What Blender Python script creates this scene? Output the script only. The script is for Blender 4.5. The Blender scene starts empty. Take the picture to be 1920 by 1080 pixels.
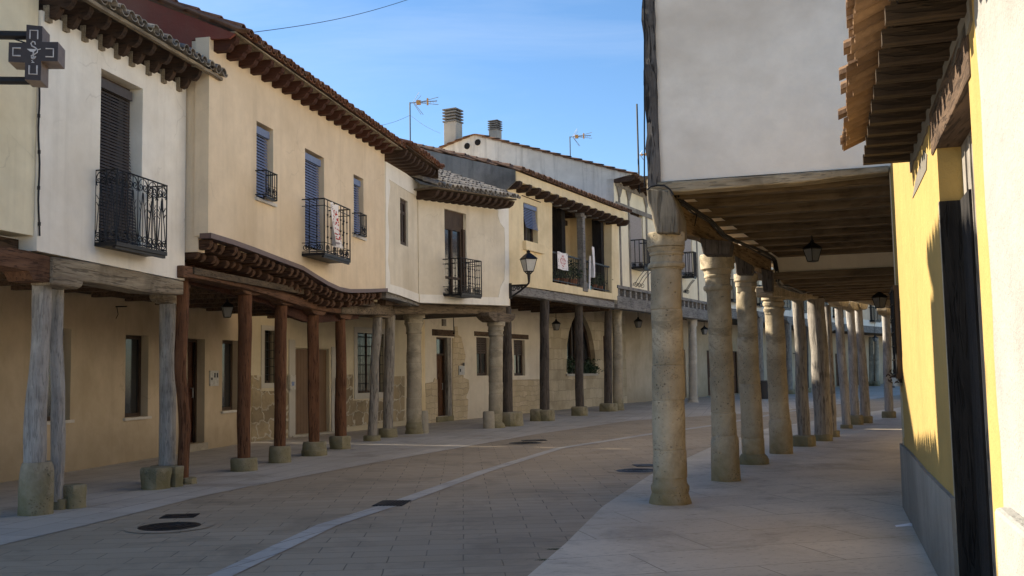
import bpy, bmesh, math, random
from mathutils import Vector, Matrix, noise
from mathutils.geometry import tessellate_polygon
random.seed(7)
sc = bpy.context.scene
COL = sc.collection
V = Vector
R = math.radians
# ------------------------------------------------------------------ camera
F_PX, EYE, PITCH, ROLL = 1900.0, 1.5, math.atan(160 / 1900.0), 0.018
fwd = V((0, math.cos(PITCH), math.sin(PITCH)))
r0 = V((1, 0, 0)); u0 = r0.cross(fwd)
cx_ = r0 * math.cos(ROLL) - u0 * math.sin(ROLL)
cy_ = r0 * math.sin(ROLL) + u0 * math.cos(ROLL)
cam = bpy.data.objects.new('camera', bpy.data.cameras.new('camera'))
COL.objects.link(cam)
cam.data.sensor_width = 36.0
cam.data.lens = 36.0 * F_PX / 1920.0
cam.data.clip_start = 0.1
cam.data.clip_end = 3000
cam.matrix_world = Matrix(((cx_.x, cy_.x, -fwd.x, 0), (cx_.y, cy_.y, -fwd.y, 0), (cx_.z, cy_.z, -fwd.z, EYE), (0, 0, 0, 1)))
sc.camera = cam
EYEP = V((0, 0, EYE))
# ------------------------------------------------------------------ light
SUN_EL, SUN_AZ = R(30), R(26)          # azimuth from -X towards +Y
SUNV = V((-math.cos(SUN_AZ) * math.cos(SUN_EL), math.sin(SUN_AZ) * math.cos(SUN_EL), math.sin(SUN_EL)))
w = bpy.data.worlds.new('World'); sc.world = w; w.use_nodes = True
nt = w.node_tree; nt.nodes.clear()
sky = nt.nodes.new('ShaderNodeTexSky'); sky.sky_type = 'NISHITA'; sky.sun_disc = False
sky.sun_elevation = SUN_EL; sky.sun_rotation = math.atan2(SUNV.x, SUNV.y)
sky.altitude = 750; sky.air_density = 1.0; sky.dust_density = 0.3; sky.ozone_density = 2.6
bg = nt.nodes.new('ShaderNodeBackground'); bg.inputs[1].default_value = 0.08
wo = nt.nodes.new('ShaderNodeOutputWorld')
hs = nt.nodes.new('ShaderNodeHueSaturation'); hs.inputs['Saturation'].default_value = 1.14; hs.inputs['Value'].default_value = .86
nt.links.new(sky.outputs[0], hs.inputs['Color'])
tcw = nt.nodes.new('ShaderNodeTexCoord'); mpw = nt.nodes.new('ShaderNodeMapping'); mpw.inputs['Scale'].default_value = (1.2, 1.2, 5.5); mpw.inputs['Rotation'].default_value = (0.12, 0.2, .4)
nzw = nt.nodes.new('ShaderNodeTexNoise'); nzw.inputs['Scale'].default_value = 1.6; nzw.inputs['Detail'].default_value = 7; nzw.inputs['Roughness'].default_value = .62; nzw.inputs['Distortion'].default_value = .5
rpw = nt.nodes.new('ShaderNodeValToRGB'); rpw.color_ramp.elements[0].position = .48; rpw.color_ramp.elements[0].color = (0, 0, 0, 1); rpw.color_ramp.elements[1].position = .8; rpw.color_ramp.elements[1].color = (.2, .2, .2, 1)
mxw = nt.nodes.new('ShaderNodeMix'); mxw.data_type = 'RGBA'; mxw.inputs[7].default_value = (4.2, 4.6, 5.4, 1)
nt.links.new(tcw.outputs['Generated'], mpw.inputs[0]); nt.links.new(mpw.outputs[0], nzw.inputs['Vector']); nt.links.new(nzw.outputs['Fac'], rpw.inputs[0])
nt.links.new(rpw.outputs[0], mxw.inputs[0]); nt.links.new(hs.outputs[0], mxw.inputs[6]); nt.links.new(mxw.outputs[2], bg.inputs[0]); nt.links.new(bg.outputs[0], wo.inputs[0])
sl = bpy.data.lights.new('sun', 'SUN'); sl.energy = 4.6; sl.angle = R(0.5); sl.color = (1, 0.88, 0.70)
so = bpy.data.objects.new('sun', sl); COL.objects.link(so)
so.rotation_euler = (-SUNV).to_track_quat('-Z', 'Y').to_euler(); so.location = (0, 0, 60)
sc.view_settings.view_transform = 'Standard'; sc.view_settings.look = 'None'
sc.view_settings.exposure = 1.56; sc.view_settings.gamma = 1.0
sc.render.engine = 'CYCLES'
sc.cycles.max_bounces = 12; sc.cycles.diffuse_bounces = 10; sc.cycles.use_denoising = True

# ------------------------------------------------------------------ geometry helpers
def ray(px, py):
    return fwd + cx_ * ((px - 960) / F_PX) + cy_ * ((540 - py) / F_PX)
def G(px, py, z=0.0):
    d = ray(px, py); return EYEP + d * ((z - EYE) / d.z)
def AT(px, py, y):
    d = ray(px, py); return EYEP + d * (y / d.y)

class Wall:
    def __init__(s, A, B=None, slope=None):
        s.A = V((A[0], A[1])); B = V((B[0], B[1])) if B else s.A + V((slope, 1))
        s.u = (B - s.A).normalized(); s.n = V((s.u.y, -s.u.x)); s.L = (B - s.A).length
        s.ang = math.atan2(s.u.y, s.u.x)
    def P(s, a, z, d=0.0):
        q = s.A + s.u * a + s.n * d; return V((q.x, q.y, z))
    def at(s, px, py, d=0.0):
        r = ray(px, py); o = s.A + s.n * d
        t = o.dot(s.n) / V((r.x, r.y)).dot(s.n)
        p = EYEP + r * t; return (V((p.x, p.y)) - s.A).dot(s.u), p.z
    def rect(s, x0, y0, x1, y1, d=0.0):
        a0, z1 = s.at(x0, y0, d); a1, z0 = s.at(x1, y1, d); return (a0, a1, z0, z1)

ORG = {}
class MB:
    def __init__(s): s.v = []; s.f = []; s.m = []; s.uv = []; s.k = 0
    def pt(s, p, uv=None):
        s.v.append(V(p)); s.uv.append(uv if uv else (p[0], p[1])); return len(s.v) - 1
    def face(s, pts, uvs=None):
        i = [s.pt(p, uvs[j] if uvs else None) for j, p in enumerate(pts)]; s.f.append(i); s.m.append(s.k)
    def idx(s, i): s.f.append(list(i)); s.m.append(s.k)
    def hexa(s, p):
        b = len(s.v)
        for q in p: s.pt(q)
        for f in ((0, 3, 2, 1), (4, 5, 6, 7), (0, 1, 5, 4), (1, 2, 6, 5), (2, 3, 7, 6), (3, 0, 4, 7)): s.idx([b + j for j in f])
    def wbox(s, W, a0, a1, z0, z1, d0, d1):
        b = len(s.v)
        s.hexa([W.P(a0, z0, d0), W.P(a1, z0, d0), W.P(a1, z0, d1), W.P(a0, z0, d1), W.P(a0, z1, d0), W.P(a1, z1, d0), W.P(a1, z1, d1), W.P(a0, z1, d1)])
        t = [(a0, z0), (a1, z0), (a1, z0), (a0, z0), (a0, z1), (a1, z1), (a1, z1), (a0, z1)]
        for j in range(8): s.uv[b + j] = t[j]
    def box(s, x0, x1, y0, y1, z0, z1):
        s.hexa([(x0, y0, z0), (x1, y0, z0), (x1, y1, z0), (x0, y1, z0), (x0, y0, z1), (x1, y0, z1), (x1, y1, z1), (x0, y1, z1)])
    def prism(s, pts, off):
        off = V(off); n = len(pts); b = len(s.v)
        for p in pts: s.pt(p)
        for p in pts: s.pt(V(p) + off)
        tr = tessellate_polygon([[V(p) for p in pts]])
        for t in tr: s.idx([b + j for j in t]); s.idx([b + n + j for j in t][::-1])
        for j in range(n): s.idx([b + j, b + (j + 1) % n, b + n + (j + 1) % n, b + n + j])
    def tube(s, pts, r, n=6, cap=True):
        pts = [V(p) for p in pts]; rings = []
        prev = None
        for i, p in enumerate(pts):
            t = (pts[min(i + 1, len(pts) - 1)] - pts[max(i - 1, 0)])
            if t.length < 1e-9: t = V((0, 0, 1))
            t.normalize()
            if prev is None: x = t.orthogonal().normalized()
            else:
                x = prev - t * prev.dot(t)
                x = x.normalized() if x.length > 1e-6 else t.orthogonal().normalized()
            prev = x; y = t.cross(x); rr = r[i] if isinstance(r, (list, tuple)) else r
            rings.append([s.pt(p + (x * math.cos(2 * math.pi * j / n + .4) + y * math.sin(2 * math.pi * j / n + .4)) * rr) for j in range(n)])
        for A, B in zip(rings, rings[1:]):
            for j in range(n): s.idx([A[j], A[(j + 1) % n], B[(j + 1) % n], B[j]])
        if cap: s.idx(rings[0][::-1]); s.idx(rings[-1])
    def lathe(s, B, T, prof, n=20, jit=0.0, js=3.0, sq=0.0, wob=0.0, seed=0.0, rot=0.0):
        """prof: (t 0..1 along axis, radius).  sq squares the section, jit roughens it, wob bends the axis"""
        B = V(B); T = V(T); rings = []; H = (T - B).length
        for t, r in prof:
            c = B.lerp(T, t)
            if wob: c = c + V((noise.noise(V((seed, 0, t * H * .9))), noise.noise(V((0, seed + 5, t * H * .9))), 0)) * wob * min(1, 4 * t, 4 * (1 - t) + .15)
            ring = []
            for j in range(n):
                th = 2 * math.pi * j / n + rot; cs, sn = math.cos(th), math.sin(th)
                m = max(abs(math.cos(2 * math.pi * j / n)), abs(math.sin(2 * math.pi * j / n)))
                rr = r * ((1 - sq) + sq / m)
                if jit: rr += jit * noise.noise(V((cs * 1.2 + seed * 3.1, sn * 1.2, c.z * js + seed))) + jit * .4 * noise.noise(V((cs * 4 + seed, sn * 4, c.z * js * 2.5)))
                ring.append(s.pt((c.x + cs * rr, c.y + sn * rr, c.z)))
            rings.append(ring)
        for a, b in zip(rings, rings[1:]):
            for j in range(n): s.idx([a[j], a[(j + 1) % n], b[(j + 1) % n], b[j]])
        s.idx(rings[0][::-1]); s.idx(rings[-1])
    def panel(s, W, outer, holes=(), d=0.0, th=0.3, back=False):
        """wall sheet with real openings: front face, reveals th deep, outer edge"""
        hs = [[(h[0], h[2]), (h[1], h[2]), (h[1], h[3]), (h[0], h[3])] if len(h) == 4 and not isinstance(h[0], tuple) else list(h) for h in holes]
        loops = [list(outer)] + hs
        flat = [p for l in loops for p in l]
        tr = tessellate_polygon([[V((p[0], p[1], 0)) for p in l] for l in loops])
        for dd in ((d, d - th) if back else (d,)):
            b = len(s.v)
            for p in flat: s.pt(W.P(p[0], p[1], dd), p)
            for t in tr: s.idx([b + j for j in t])
        for l in loops:
            for j in range(len(l)):
                p, q = l[j], l[(j + 1) % len(l)]
                s.face([W.P(p[0], p[1], d), W.P(q[0], q[1], d), W.P(q[0], q[1], d - th), W.P(p[0], p[1], d - th)], [p, q, (q[0] + .3, q[1]), (p[0] + .3, p[1])])
    def strip(s, W, pts, d0, d1, px=True):
        """long beam or band: pts (px, ytop, ybottom) in picture terms on plane W, or (a, ztop, zbot)"""
        q = []
        for p in pts:
            if px: a, zt = W.at(p[0], p[1], d0); a2, zb = W.at(p[0], p[2], d0); q.append((a, zt, zb))
            else: q.append(p)
        b = len(s.v)
        for a, zt, zb in q:
            for z, d in ((zt, d0), (zb, d0), (zb, d1), (zt, d1)): s.pt(W.P(a, z, d), (a, z))
        for i in range(len(q) - 1):
            for j in range(4):
                k = (j + 1) % 4; s.idx([b + i * 4 + j, b + i * 4 + k, b + i * 4 + 4 + k, b + i * 4 + 4 + j])
        s.idx([b, b + 1, b + 2, b + 3]); e = b + (len(q) - 1) * 4; s.idx([e + 3, e + 2, e + 1, e])
        return q
    def build(s, name, mats, parent=None, smooth=False, loc=None, bevel=0.0, recalc=True):
        me = bpy.data.meshes.new(name)
        o = ORG[parent.name] if parent else (V(loc) if loc is not None else V((0, 0, 0)))
        me.from_pydata([v - o for v in s.v], [], s.f)
        uvl = me.uv_layers.new(name='UVMap')
        for lp in me.loops: uvl.data[lp.index].uv = s.uv[lp.vertex_index]
        for m in (mats if isinstance(mats, (list, tuple)) else [mats]): me.materials.append(m)
        for p, k in zip(me.polygons, s.m): p.material_index = k; p.use_smooth = smooth
        if recalc:
            bm = bmesh.new(); bm.from_mesh(me); bmesh.ops.recalc_face_normals(bm, faces=bm.faces); bm.to_mesh(me); bm.free()
        if smooth: me.set_sharp_from_angle(angle=R(32))
        ob = bpy.data.objects.new(name, me); COL.objects.link(ob)
        if parent: ob.parent = parent
        else: ob.location = o
        ORG[ob.name] = o
        if bevel:
            md = ob.modifiers.new('edge', 'BEVEL'); md.width = bevel; md.segments = 2; md.limit_method = 'ANGLE'; md.angle_limit = R(40)
        return ob

def tag(o, label, cat, group=None, kind=None):
    if label: o['label'] = label
    if cat: o['category'] = cat
    if group: o['group'] = group
    if kind: o['kind'] = kind
    return o
def thing(name, label, cat, loc, group=None):
    o = bpy.data.objects.new(name, None); COL.objects.link(o); o.location = V(loc)
    o.empty_display_size = .2
    ORG[o.name] = V(loc); return tag(o, label, cat, group)
def struct(o): o['kind'] = 'structure'; return o
def copies(o, offs):
    """copies of a part under the same parent, moved by each offset"""
    out = []
    for d in offs:
        c = o.copy(); COL.objects.link(c); c.parent = o.parent; c.location = o.location + V(d); out.append(c); ORG[c.name] = ORG[o.name]
    return out
def children_of(o): return [c for c in bpy.data.objects if c.parent == o]
def dup(o, loc, label=None, rotz=None, parent=None):
    c = o.copy(); COL.objects.link(c)
    if parent is None: c.location = V(loc)
    else: c.parent = parent
    if label: c['label'] = label
    if rotz is not None: c.rotation_euler = (0, 0, rotz)
    for ch in children_of(o): dup(ch, None, parent=c)
    return c

# ------------------------------------------------------------------ materials
class NG:
    def __init__(s, name):
        s.m = bpy.data.materials.new(name); s.m.use_nodes = True; s.t = s.m.node_tree; s.t.nodes.clear()
        s.out = s.n('ShaderNodeOutputMaterial'); s.b = s.n('ShaderNodeBsdfPrincipled'); s.l(s.b.outputs[0], s.out.inputs[0])
        s.tc = s.n('ShaderNodeTexCoord')
    def n(s, t, **kw):
        x = s.t.nodes.new(t)
        for k, v in kw.items(): setattr(x, k, v)
        return x
    def l(s, a, b): s.t.links.new(a, b)
    def mapping(s, src='Object', scale=(1, 1, 1), rot=(0, 0, 0)):
        m = s.n('ShaderNodeMapping'); s.l(s.tc.outputs[src], m.inputs[0])
        if any(rot): m.vector_type = 'TEXTURE'; m.inputs['Scale'].default_value = tuple(1 / k for k in scale); m.inputs['Rotation'].default_value = tuple(-k for k in rot)
        else: m.inputs['Scale'].default_value = scale
        return m.outputs[0]
    def noise(s, vec, scale, det=4, rough=.55, dist=0):
        x = s.n('ShaderNodeTexNoise'); s.l(vec, x.inputs['Vector']); x.inputs['Scale'].default_value = scale; x.inputs['Detail'].default_value = det
        x.inputs['Roughness'].default_value = rough; x.inputs['Distortion'].default_value = dist; return x.outputs['Fac']
    def ramp(s, fac, stops):
        x = s.n('ShaderNodeValToRGB'); s.l(fac, x.inputs[0]); e = x.color_ramp.elements
        while len(e) < len(stops): e.new(.5)
        for i, (p, c) in enumerate(stops): e[i].position = p; e[i].color = (c[0], c[1], c[2], 1) if hasattr(c, '__len__') else (c, c, c, 1)
        return x.outputs[0]
    def mix(s, a, b, fac, mode='MIX'):
        x = s.n('ShaderNodeMix', data_type='RGBA', blend_type=mode)
        for k, v in ((0, fac), (6, a), (7, b)):
            if hasattr(v, 'is_linked'): s.l(v, x.inputs[k])
            else: x.inputs[k].default_value = (v if k == 0 else (v[0], v[1], v[2], 1))
        return x.outputs[2]
    def math(s, op, a, b=0.0):
        x = s.n('ShaderNodeMath', operation=op)
        for i, v in enumerate((a, b)):
            if hasattr(v, 'is_linked'): s.l(v, x.inputs[i])
            else: x.inputs[i].default_value = v
        return x.outputs[0]
    def bump(s, h, strength, dist=.02, chain=None):
        x = s.n('ShaderNodeBump'); s.l(h, x.inputs['Height']); x.inputs['Strength'].default_value = strength; x.inputs['Distance'].default_value = dist
        if chain is not None: s.l(chain, x.inputs['Normal'])
        s.l(x.outputs[0], s.b.inputs['Normal']); return x.outputs[0]
    def done(s, col, rough=.9, spec=.25, metal=0.0):
        for k, v in (('Base Color', col), ('Roughness', rough)):
            if hasattr(v, 'is_linked'): s.l(v, s.b.inputs[k])
            else: s.b.inputs[k].default_value = (v[0], v[1], v[2], 1) if hasattr(v, '__len__') else v
        s.b.inputs['Specular IOR Level'].default_value = spec; s.b.inputs['Metallic'].default_value = metal
        return s.m
def sc3(c, k): return tuple(min(1, x * k) for x in c)

def plaster(name, c, dirt=None, dirt_amt=.5, bumpy=.35, streak=0.18, damp=0.0, crack=.22):
    g = NG(name); v = g.mapping(); dirt = dirt or sc3(c, .72)
    big = g.noise(v, .55, 5, .6, .4); mid = g.noise(v, 3.1, 6, .65); fine = g.noise(v, 55, 3, .7)
    col = g.mix(sc3(c, 1.05), sc3(c, .9), g.ramp(mid, [(.3, 0), (.75, 1)]))
    col = g.mix(col, dirt, g.math('MULTIPLY', g.ramp(big, [(.42, 0), (.68, 1)]), dirt_amt))
    if streak:
        s = g.noise(g.mapping(scale=(2.6, 2.6, .18)), 1.6, 5, .65)
        col = g.mix(col, sc3(dirt, .55), g.math('MULTIPLY', g.ramp(s, [(.5, 0), (.72, 1)]), streak))
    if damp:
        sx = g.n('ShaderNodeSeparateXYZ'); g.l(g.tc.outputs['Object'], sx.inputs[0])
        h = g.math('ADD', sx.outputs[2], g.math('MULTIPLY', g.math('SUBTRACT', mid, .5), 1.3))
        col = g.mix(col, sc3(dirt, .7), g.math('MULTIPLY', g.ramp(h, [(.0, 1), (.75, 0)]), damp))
    if crack:
        cv = g.n('ShaderNodeVectorMath', operation='MULTIPLY_ADD'); nz = g.n('ShaderNodeTexNoise'); g.l(v, nz.inputs['Vector']); nz.inputs['Scale'].default_value = 2.2; nz.inputs['Detail'].default_value = 5
        g.l(nz.outputs['Color'], cv.inputs[0]); cv.inputs[1].default_value = (.5, .5, .5); g.l(v, cv.inputs[2])
        vo = g.n('ShaderNodeTexVoronoi', feature='DISTANCE_TO_EDGE'); g.l(cv.outputs[0], vo.inputs['Vector']); vo.inputs['Scale'].default_value = .55
        ck = g.math('MULTIPLY', g.ramp(vo.outputs['Distance'], [(.0, 1), (.006, 0)]), g.ramp(g.noise(v, .9, 3, .5), [(.5, 0), (.58, 1)]))
        col = g.mix(col, sc3(dirt, .45), g.math('MULTIPLY', ck, crack))
    g.bump(g.noise(v, 7, 5, .6), bumpy * .5, .03, g.bump(fine, bumpy, .006))
    return g.done(col, .92, .2)
def wood(name, c1, c2, ang=None, along='z', crack=.7, rough=.85, scale=1.0, bump=.6):
    g = NG(name)
    if along == 'z': sc_, rot = (9 * scale, 9 * scale, .9 * scale), (0, 0, 0)
    else: sc_, rot = (.8 * scale, 9 * scale, 9 * scale), (0, 0, -ang)
    v = g.mapping(scale=sc_, rot=rot)
    grain = g.noise(v, 1.6, 7, .68, .6); blot = g.noise(g.mapping(), 1.7, 5, .6, .5)
    col = g.mix(c1, c2, g.ramp(grain, [(.32, 0), (.68, 1)]))
    col = g.mix(col, sc3(c1, .5), g.math('MULTIPLY', g.ramp(blot, [(.48, 0), (.72, 1)]), .75))
    cr = g.ramp(g.noise(v, 3.4, 3, .5, 1.2), [(.38, 0), (.45, 1)])
    col = g.mix(sc3(c1, .3), col, g.math('ADD', g.math('MULTIPLY', cr, crack), 1 - crack))
    g.bump(g.math('ADD', grain, g.math('MULTIPLY', cr, .5)), bump, .025)
    return g.done(col, rough, .2)
def stone(name, c, dark=None, pits=.6, moss=None, joints=0.0, rough=.92, bump=.7, stain=.6):
    g = NG(name); v = g.mapping(); dark = dark or sc3(c, .5)
    big = g.noise(v, 1.4, 6, .62, .6); mid = g.noise(v, 9, 6, .7)
    col = g.mix(sc3(c, 1.12), sc3(c, .82), g.ramp(mid, [(.3, 0), (.7, 1)]))
    col = g.mix(col, dark, g.math('MULTIPLY', g.ramp(big, [(.42, 0), (.62, 1)]), stain))
    ge = g.n('ShaderNodeNewGeometry'); rnd_ = ge.outputs['Random Per Island']
    col = g.mix(col, sc3(c, .62), g.math('MULTIPLY', g.ramp(rnd_, [(.3, 0), (1, 1)]), .55))
    sharp = g.ramp(g.noise(v, 1.1, 7, .7, .8), [(.53, 0), (.56, 1)])
    col = g.mix(col, sc3(dark, .95), g.math('MULTIPLY', sharp, stain * .7))
    vo = g.n('ShaderNodeTexVoronoi'); g.l(v, vo.inputs['Vector']); vo.inputs['Scale'].default_value = 21
    gate = g.ramp(g.noise(v, 5, 3, .5), [(.5, 0), (.6, 1)])
    pit = g.math('MULTIPLY', g.ramp(vo.outputs['Distance'], [(.12, 1), (.26, 0)]), gate)
    col = g.mix(col, sc3(dark, .35), g.math('MULTIPLY', pit, pits * .6))
    vo2 = g.n('ShaderNodeTexVoronoi'); g.l(v, vo2.inputs['Vector']); vo2.inputs['Scale'].default_value = 38
    pit2 = g.math('MULTIPLY', g.ramp(vo2.outputs['Distance'], [(.12, 1), (.3, 0)]), g.ramp(g.noise(v, 3.2, 4, .6), [(.45, 0), (.62, 1)]))
    col = g.mix(col, sc3(dark, .4), g.math('MULTIPLY', pit2, pits * .8)); pit = g.math('ADD', pit, g.math('MULTIPLY', pit2, .5))
    if moss:
        sx = g.n('ShaderNodeSeparateXYZ'); g.l(g.tc.outputs['Object'], sx.inputs[0])
        h = g.math('ADD', sx.outputs[2], g.math('MULTIPLY', g.math('SUBTRACT', g.noise(v, 4, 5, .65), .5), 1.2))
        col = g.mix(col, moss, g.math('MULTIPLY', g.ramp(h, [(.05, 1), (.55, 0)]), .6))
    b1 = g.bump(mid, bump * .6, .02); g.bump(g.math('MULTIPLY', pit, -1), bump, .02, b1)
    return g.done(col, rough, .2)
def rubble(name, cols, mortar, sx, sz, dist=.12, msize=.025, bump=.8, offs=.5):
    g = NG(name); v = g.mapping('UV')
    wv = g.n('ShaderNodeTexNoise'); g.l(v, wv.inputs['Vector']); wv.inputs['Scale'].default_value = 3.2; wv.inputs['Detail'].default_value = 2
    mv = g.n('ShaderNodeVectorMath', operation='MULTIPLY_ADD'); g.l(wv.outputs['Color'], mv.inputs[0]); mv.inputs[1].default_value = (dist * 2, dist * 2, 0); g.l(v, mv.inputs[2])
    br = g.n('ShaderNodeTexBrick'); g.l(mv.outputs[0], br.inputs['Vector']); br.offset = offs; br.squash = 1.4; br.squash_frequency = 3
    br.inputs['Scale'].default_value = 1; br.inputs['Brick Width'].default_value = sx; br.inputs['Row Height'].default_value = sz
    br.inputs['Mortar Size'].default_value = msize; br.inputs['Mortar Smooth'].default_value = .6
    br.inputs['Color1'].default_value = (*cols[0], 1); br.inputs['Color2'].default_value = (*cols[1], 1); br.inputs['Mortar'].default_value = (*mortar, 1)
    big = g.noise(g.mapping(), 1.5, 6, .65); mid = g.noise(g.mapping(), 11, 5, .7)
    col = g.mix(br.outputs[0], cols[2], g.math('MULTIPLY', g.ramp(big, [(.45, 0), (.68, 1)]), .6))
    col = g.mix(col, (.03, .028, .024), g.math('MULTIPLY', g.ramp(mid, [(.55, 0), (.85, 1)]), .35))
    b1 = g.bump(mid, .5, .015); g.bump(g.math('MULTIPLY', br.outputs[1], -1), bump, .02, b1)
    return g.done(col, .93, .2)
def island(name, cols, rough=.85, lichen=None, bump=.4):
    g = NG(name); ge = g.n('ShaderNodeNewGeometry'); v = g.mapping()
    n = len(cols); col = g.ramp(ge.outputs['Random Per Island'], [(i / max(1, n - 1), c) for i, c in enumerate(cols)])
    nn = g.noise(v, 9, 5, .7)
    col = g.mix(col, sc3(cols[0], .45), g.math('MULTIPLY', g.ramp(nn, [(.45, 0), (.75, 1)]), .7))
    if lichen: col = g.mix(col, lichen, g.ramp(g.noise(v, 5.5, 6, .75, .5), [(.5, 0), (.66, .8)]))
    g.bump(nn, bump, .015)
    return g.done(col, rough, .2)
def flat(name, c, rough=.6, spec=.4, metal=0.0, var=.25, scale=14):
    g = NG(name); nn = g.noise(g.mapping(), scale, 5, .65)
    col = g.mix(sc3(c, 1 + var), sc3(c, 1 - var), g.ramp(nn, [(.3, 0), (.7, 1)]))
    g.bump(nn, .15, .01)
    return g.done(col, rough, spec, metal)
M = {}
M['cream'] = plaster('cream_plaster', (.76, .685, .50), (.52, .44, .29), .6)
M['white'] = plaster('white_plaster', (.83, .785, .70), (.56, .48, .36), .5, damp=0)
M['beige'] = plaster('beige_plaster', (.72, .59, .425), (.54, .42, .275), .6)
M['beige_side'] = M['beige']
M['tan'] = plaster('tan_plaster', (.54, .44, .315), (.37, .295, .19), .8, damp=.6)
M['h3'] = plaster('pale_beige_plaster', (.67, .60, .475), (.46, .39, .28), .6)
M['h3band'] = plaster('pale_white_trim', (.78, .75, .68), (.6, .56, .47), .35)
M['h3low'] = plaster('offwhite_plaster', (.70, .63, .51), (.52, .44, .33), .5, damp=.3)
M['ochre'] = plaster('ochre_plaster', (.77, .64, .41), (.50, .38, .2), .55)
M['cream5'] = plaster('pale_cream_plaster', (.80, .72, .54), (.6, .52, .36), .35)
M['greywall'] = plaster('weathered_grey_render', (.27, .255, .23), (.075, .072, .066), .95, .9, .5, crack=.8)
M['gable'] = plaster('stained_white_render', (.70, .66, .59), (.40, .375, .33), .5, .3, .5)
M['gableR'] = plaster('smooth_white_lime', (.79, .74, .655), (.55, .49, .41), .8, .7, streak=0, crack=0)
M['yellow'] = plaster('yellow_paint', (.365, .255, .09), (.29, .20, .072), .45, .8)
M['plinth'] = plaster('grey_cement_plinth', (.31, .29, .255), (.15, .135, .115), .85, .8, .4, .6)
M['nearwhite'] = plaster('rough_white_render', (.285, .28, .262), (.17, .165, .15), .8, 1.3)
M['mint'] = plaster('pale_paint_edge', (.5, .52, .44), None, .3, .6)
M['oxblood'] = plaster('oxblood_paint', (.19, .060, .045), (.26, .17, .12), .45, .5)
M['grey_low'] = plaster('grey_green_plaster', (.56, .50, .37), (.42, .36, .25), .5, damp=.3)
M['trimgrey'] = plaster('grey_trim', (.46, .44, .40), None, .4)
M['wood_grey'] = wood('weathered_grey_post', (.26, .245, .23), (.42, .40, .37), crack=.4, scale=1.5)
M['wood_grey2'] = wood('dull_grey_post', (.20, .18, .155), (.32, .29, .25))
M['wood_red'] = wood('red_brown_post', (.10, .042, .02), (.175, .082, .042))
M['wood_dark'] = wood('dark_post', (.055, .046, .04), (.12, .10, .085))
M['beam_dark'] = wood('dark_beam', (.06, .038, .025), (.13, .085, .055), R(78), 'x')
M['beam_red'] = wood('red_brown_beam', (.10, .048, .026), (.17, .092, .055), R(78), 'x')
M['joist_red'] = wood('dark_red_joist', (.065, .032, .019), (.13, .072, .043), R(-12), 'x')
M['beam_old'] = wood('old_limewashed_beam', (.17, .13, .09), (.34, .29, .21), R(79), 'x', .6)
M['beam_mid'] = wood('brown_grey_beam', (.10, .075, .05), (.20, .155, .11), R(62), 'x')
M['beam_grey'] = wood('grey_beam', (.17, .16, .15), (.27, .255, .235), R(64), 'x')
M['beam_r'] = wood('honey_brown_beam', (.16, .105, .055), (.30, .21, .12), R(65), 'x')
M['beam_g'] = wood('pale_old_beam', (.24, .19, .12), (.42, .36, .26), R(-17), 'x', .55)
M['joist'] = wood('brown_joist', (.12, .088, .056), (.21, .16, .105), R(-17), 'x', .3, scale=.6)
M['board'] = wood('brown_board', (.07, .05, .032), (.13, .095, .062), R(65), 'x', .5)
M['rafter'] = wood('dark_rafter', (.035, .022, .016), (.075, .045, .03), R(-12), 'x', .5)
M['rafter_red'] = wood('oxblood_rafter', (.045, .018, .012), (.085, .035, .022), R(-12), 'x', .5)
M['rafter_y'] = wood('brown_rafter', (.028, .019, .012), (.065, .045, .029), R(162), 'x', .5)
M['bare'] = plaster('bare_render', (.17, .155, .13), (.09, .085, .07), .6, 1.0)
M['corner_post'] = wood('charred_post', (.055, .05, .048), (.16, .15, .14), crack=.9)
M['door'] = wood('brown_door', (.085, .036, .016), (.125, .058, .028), crack=.3, bump=.2, rough=.55)
M['door_tan'] = flat('brown_garage_panel', (.155, .095, .055), .6, .3, 0, .12, 3)
M['door_dark'] = wood('dark_red_door', (.05, .018, .010), (.085, .032, .018), crack=.3, bump=.2, rough=.5)
M['black_door'] = wood('black_door_wood', (.012, .011, .011), (.03, .027, .025), crack=.5)
M['frame'] = wood('brown_frame', (.05, .032, .022), (.08, .052, .036), crack=.3, bump=.2, rough=.6)
M['stone_y'] = stone('honey_limestone', (.50, .42, .295), (.21, .175, .115), 1.0, (.20, .145, .05), stain=.85)
M['stone_g'] = stone('grey_limestone', (.44, .385, .29), (.16, .14, .10), .8, (.13, .125, .05))
M['bolster_old'] = wood('old_grey_bolster', (.13, .115, .09), (.30, .255, .185), crack=.6, scale=.8)
M['stone_w'] = stone('pale_limestone', (.50, .47, .41), (.34, .31, .26), .5)
M['stone_b'] = stone('mossy_base_stone', (.37, .325, .24), (.12, .11, .075), .8, (.16, .14, .055), stain=.8)
M['stone_c'] = stone('clean_base_stone', (.40, .36, .285), (.25, .22, .17), .5)
M['ashlar'] = rubble('ashlar_blocks', ((.55, .46, .32), (.40, .33, .22), (.29, .23, .15)), (.30, .25, .175), .75, .42, .06, .012, .6)
M['rubble'] = rubble('rubble_stone', ((.38, .31, .20), (.22, .175, .115), (.13, .105, .07)), (.50, .45, .36), .46, .36, .26, .035, 1.0)
M['rubble_p'] = rubble('pale_rubble', ((.58, .48, .33), (.48, .39, .25), (.40, .32, .20)), (.42, .35, .25), .34, .19, .10, .012, .7)
M['tile_grey'] = island('old_grey_tile', [(.12, .108, .095), (.22, .195, .17), (.31, .27, .225), (.16, .14, .12)], .9, (.36, .34, .28))
M['tile_red'] = island('red_brown_tile', [(.16, .068, .038), (.24, .11, .06), (.20, .085, .045), (.27, .15, .09)], .85, (.16, .13, .09))
M['tile_tan'] = island('tan_tile', [(.22, .13, .07), (.30, .19, .11), (.18, .105, .056), (.26, .165, .098)], .85)
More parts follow.
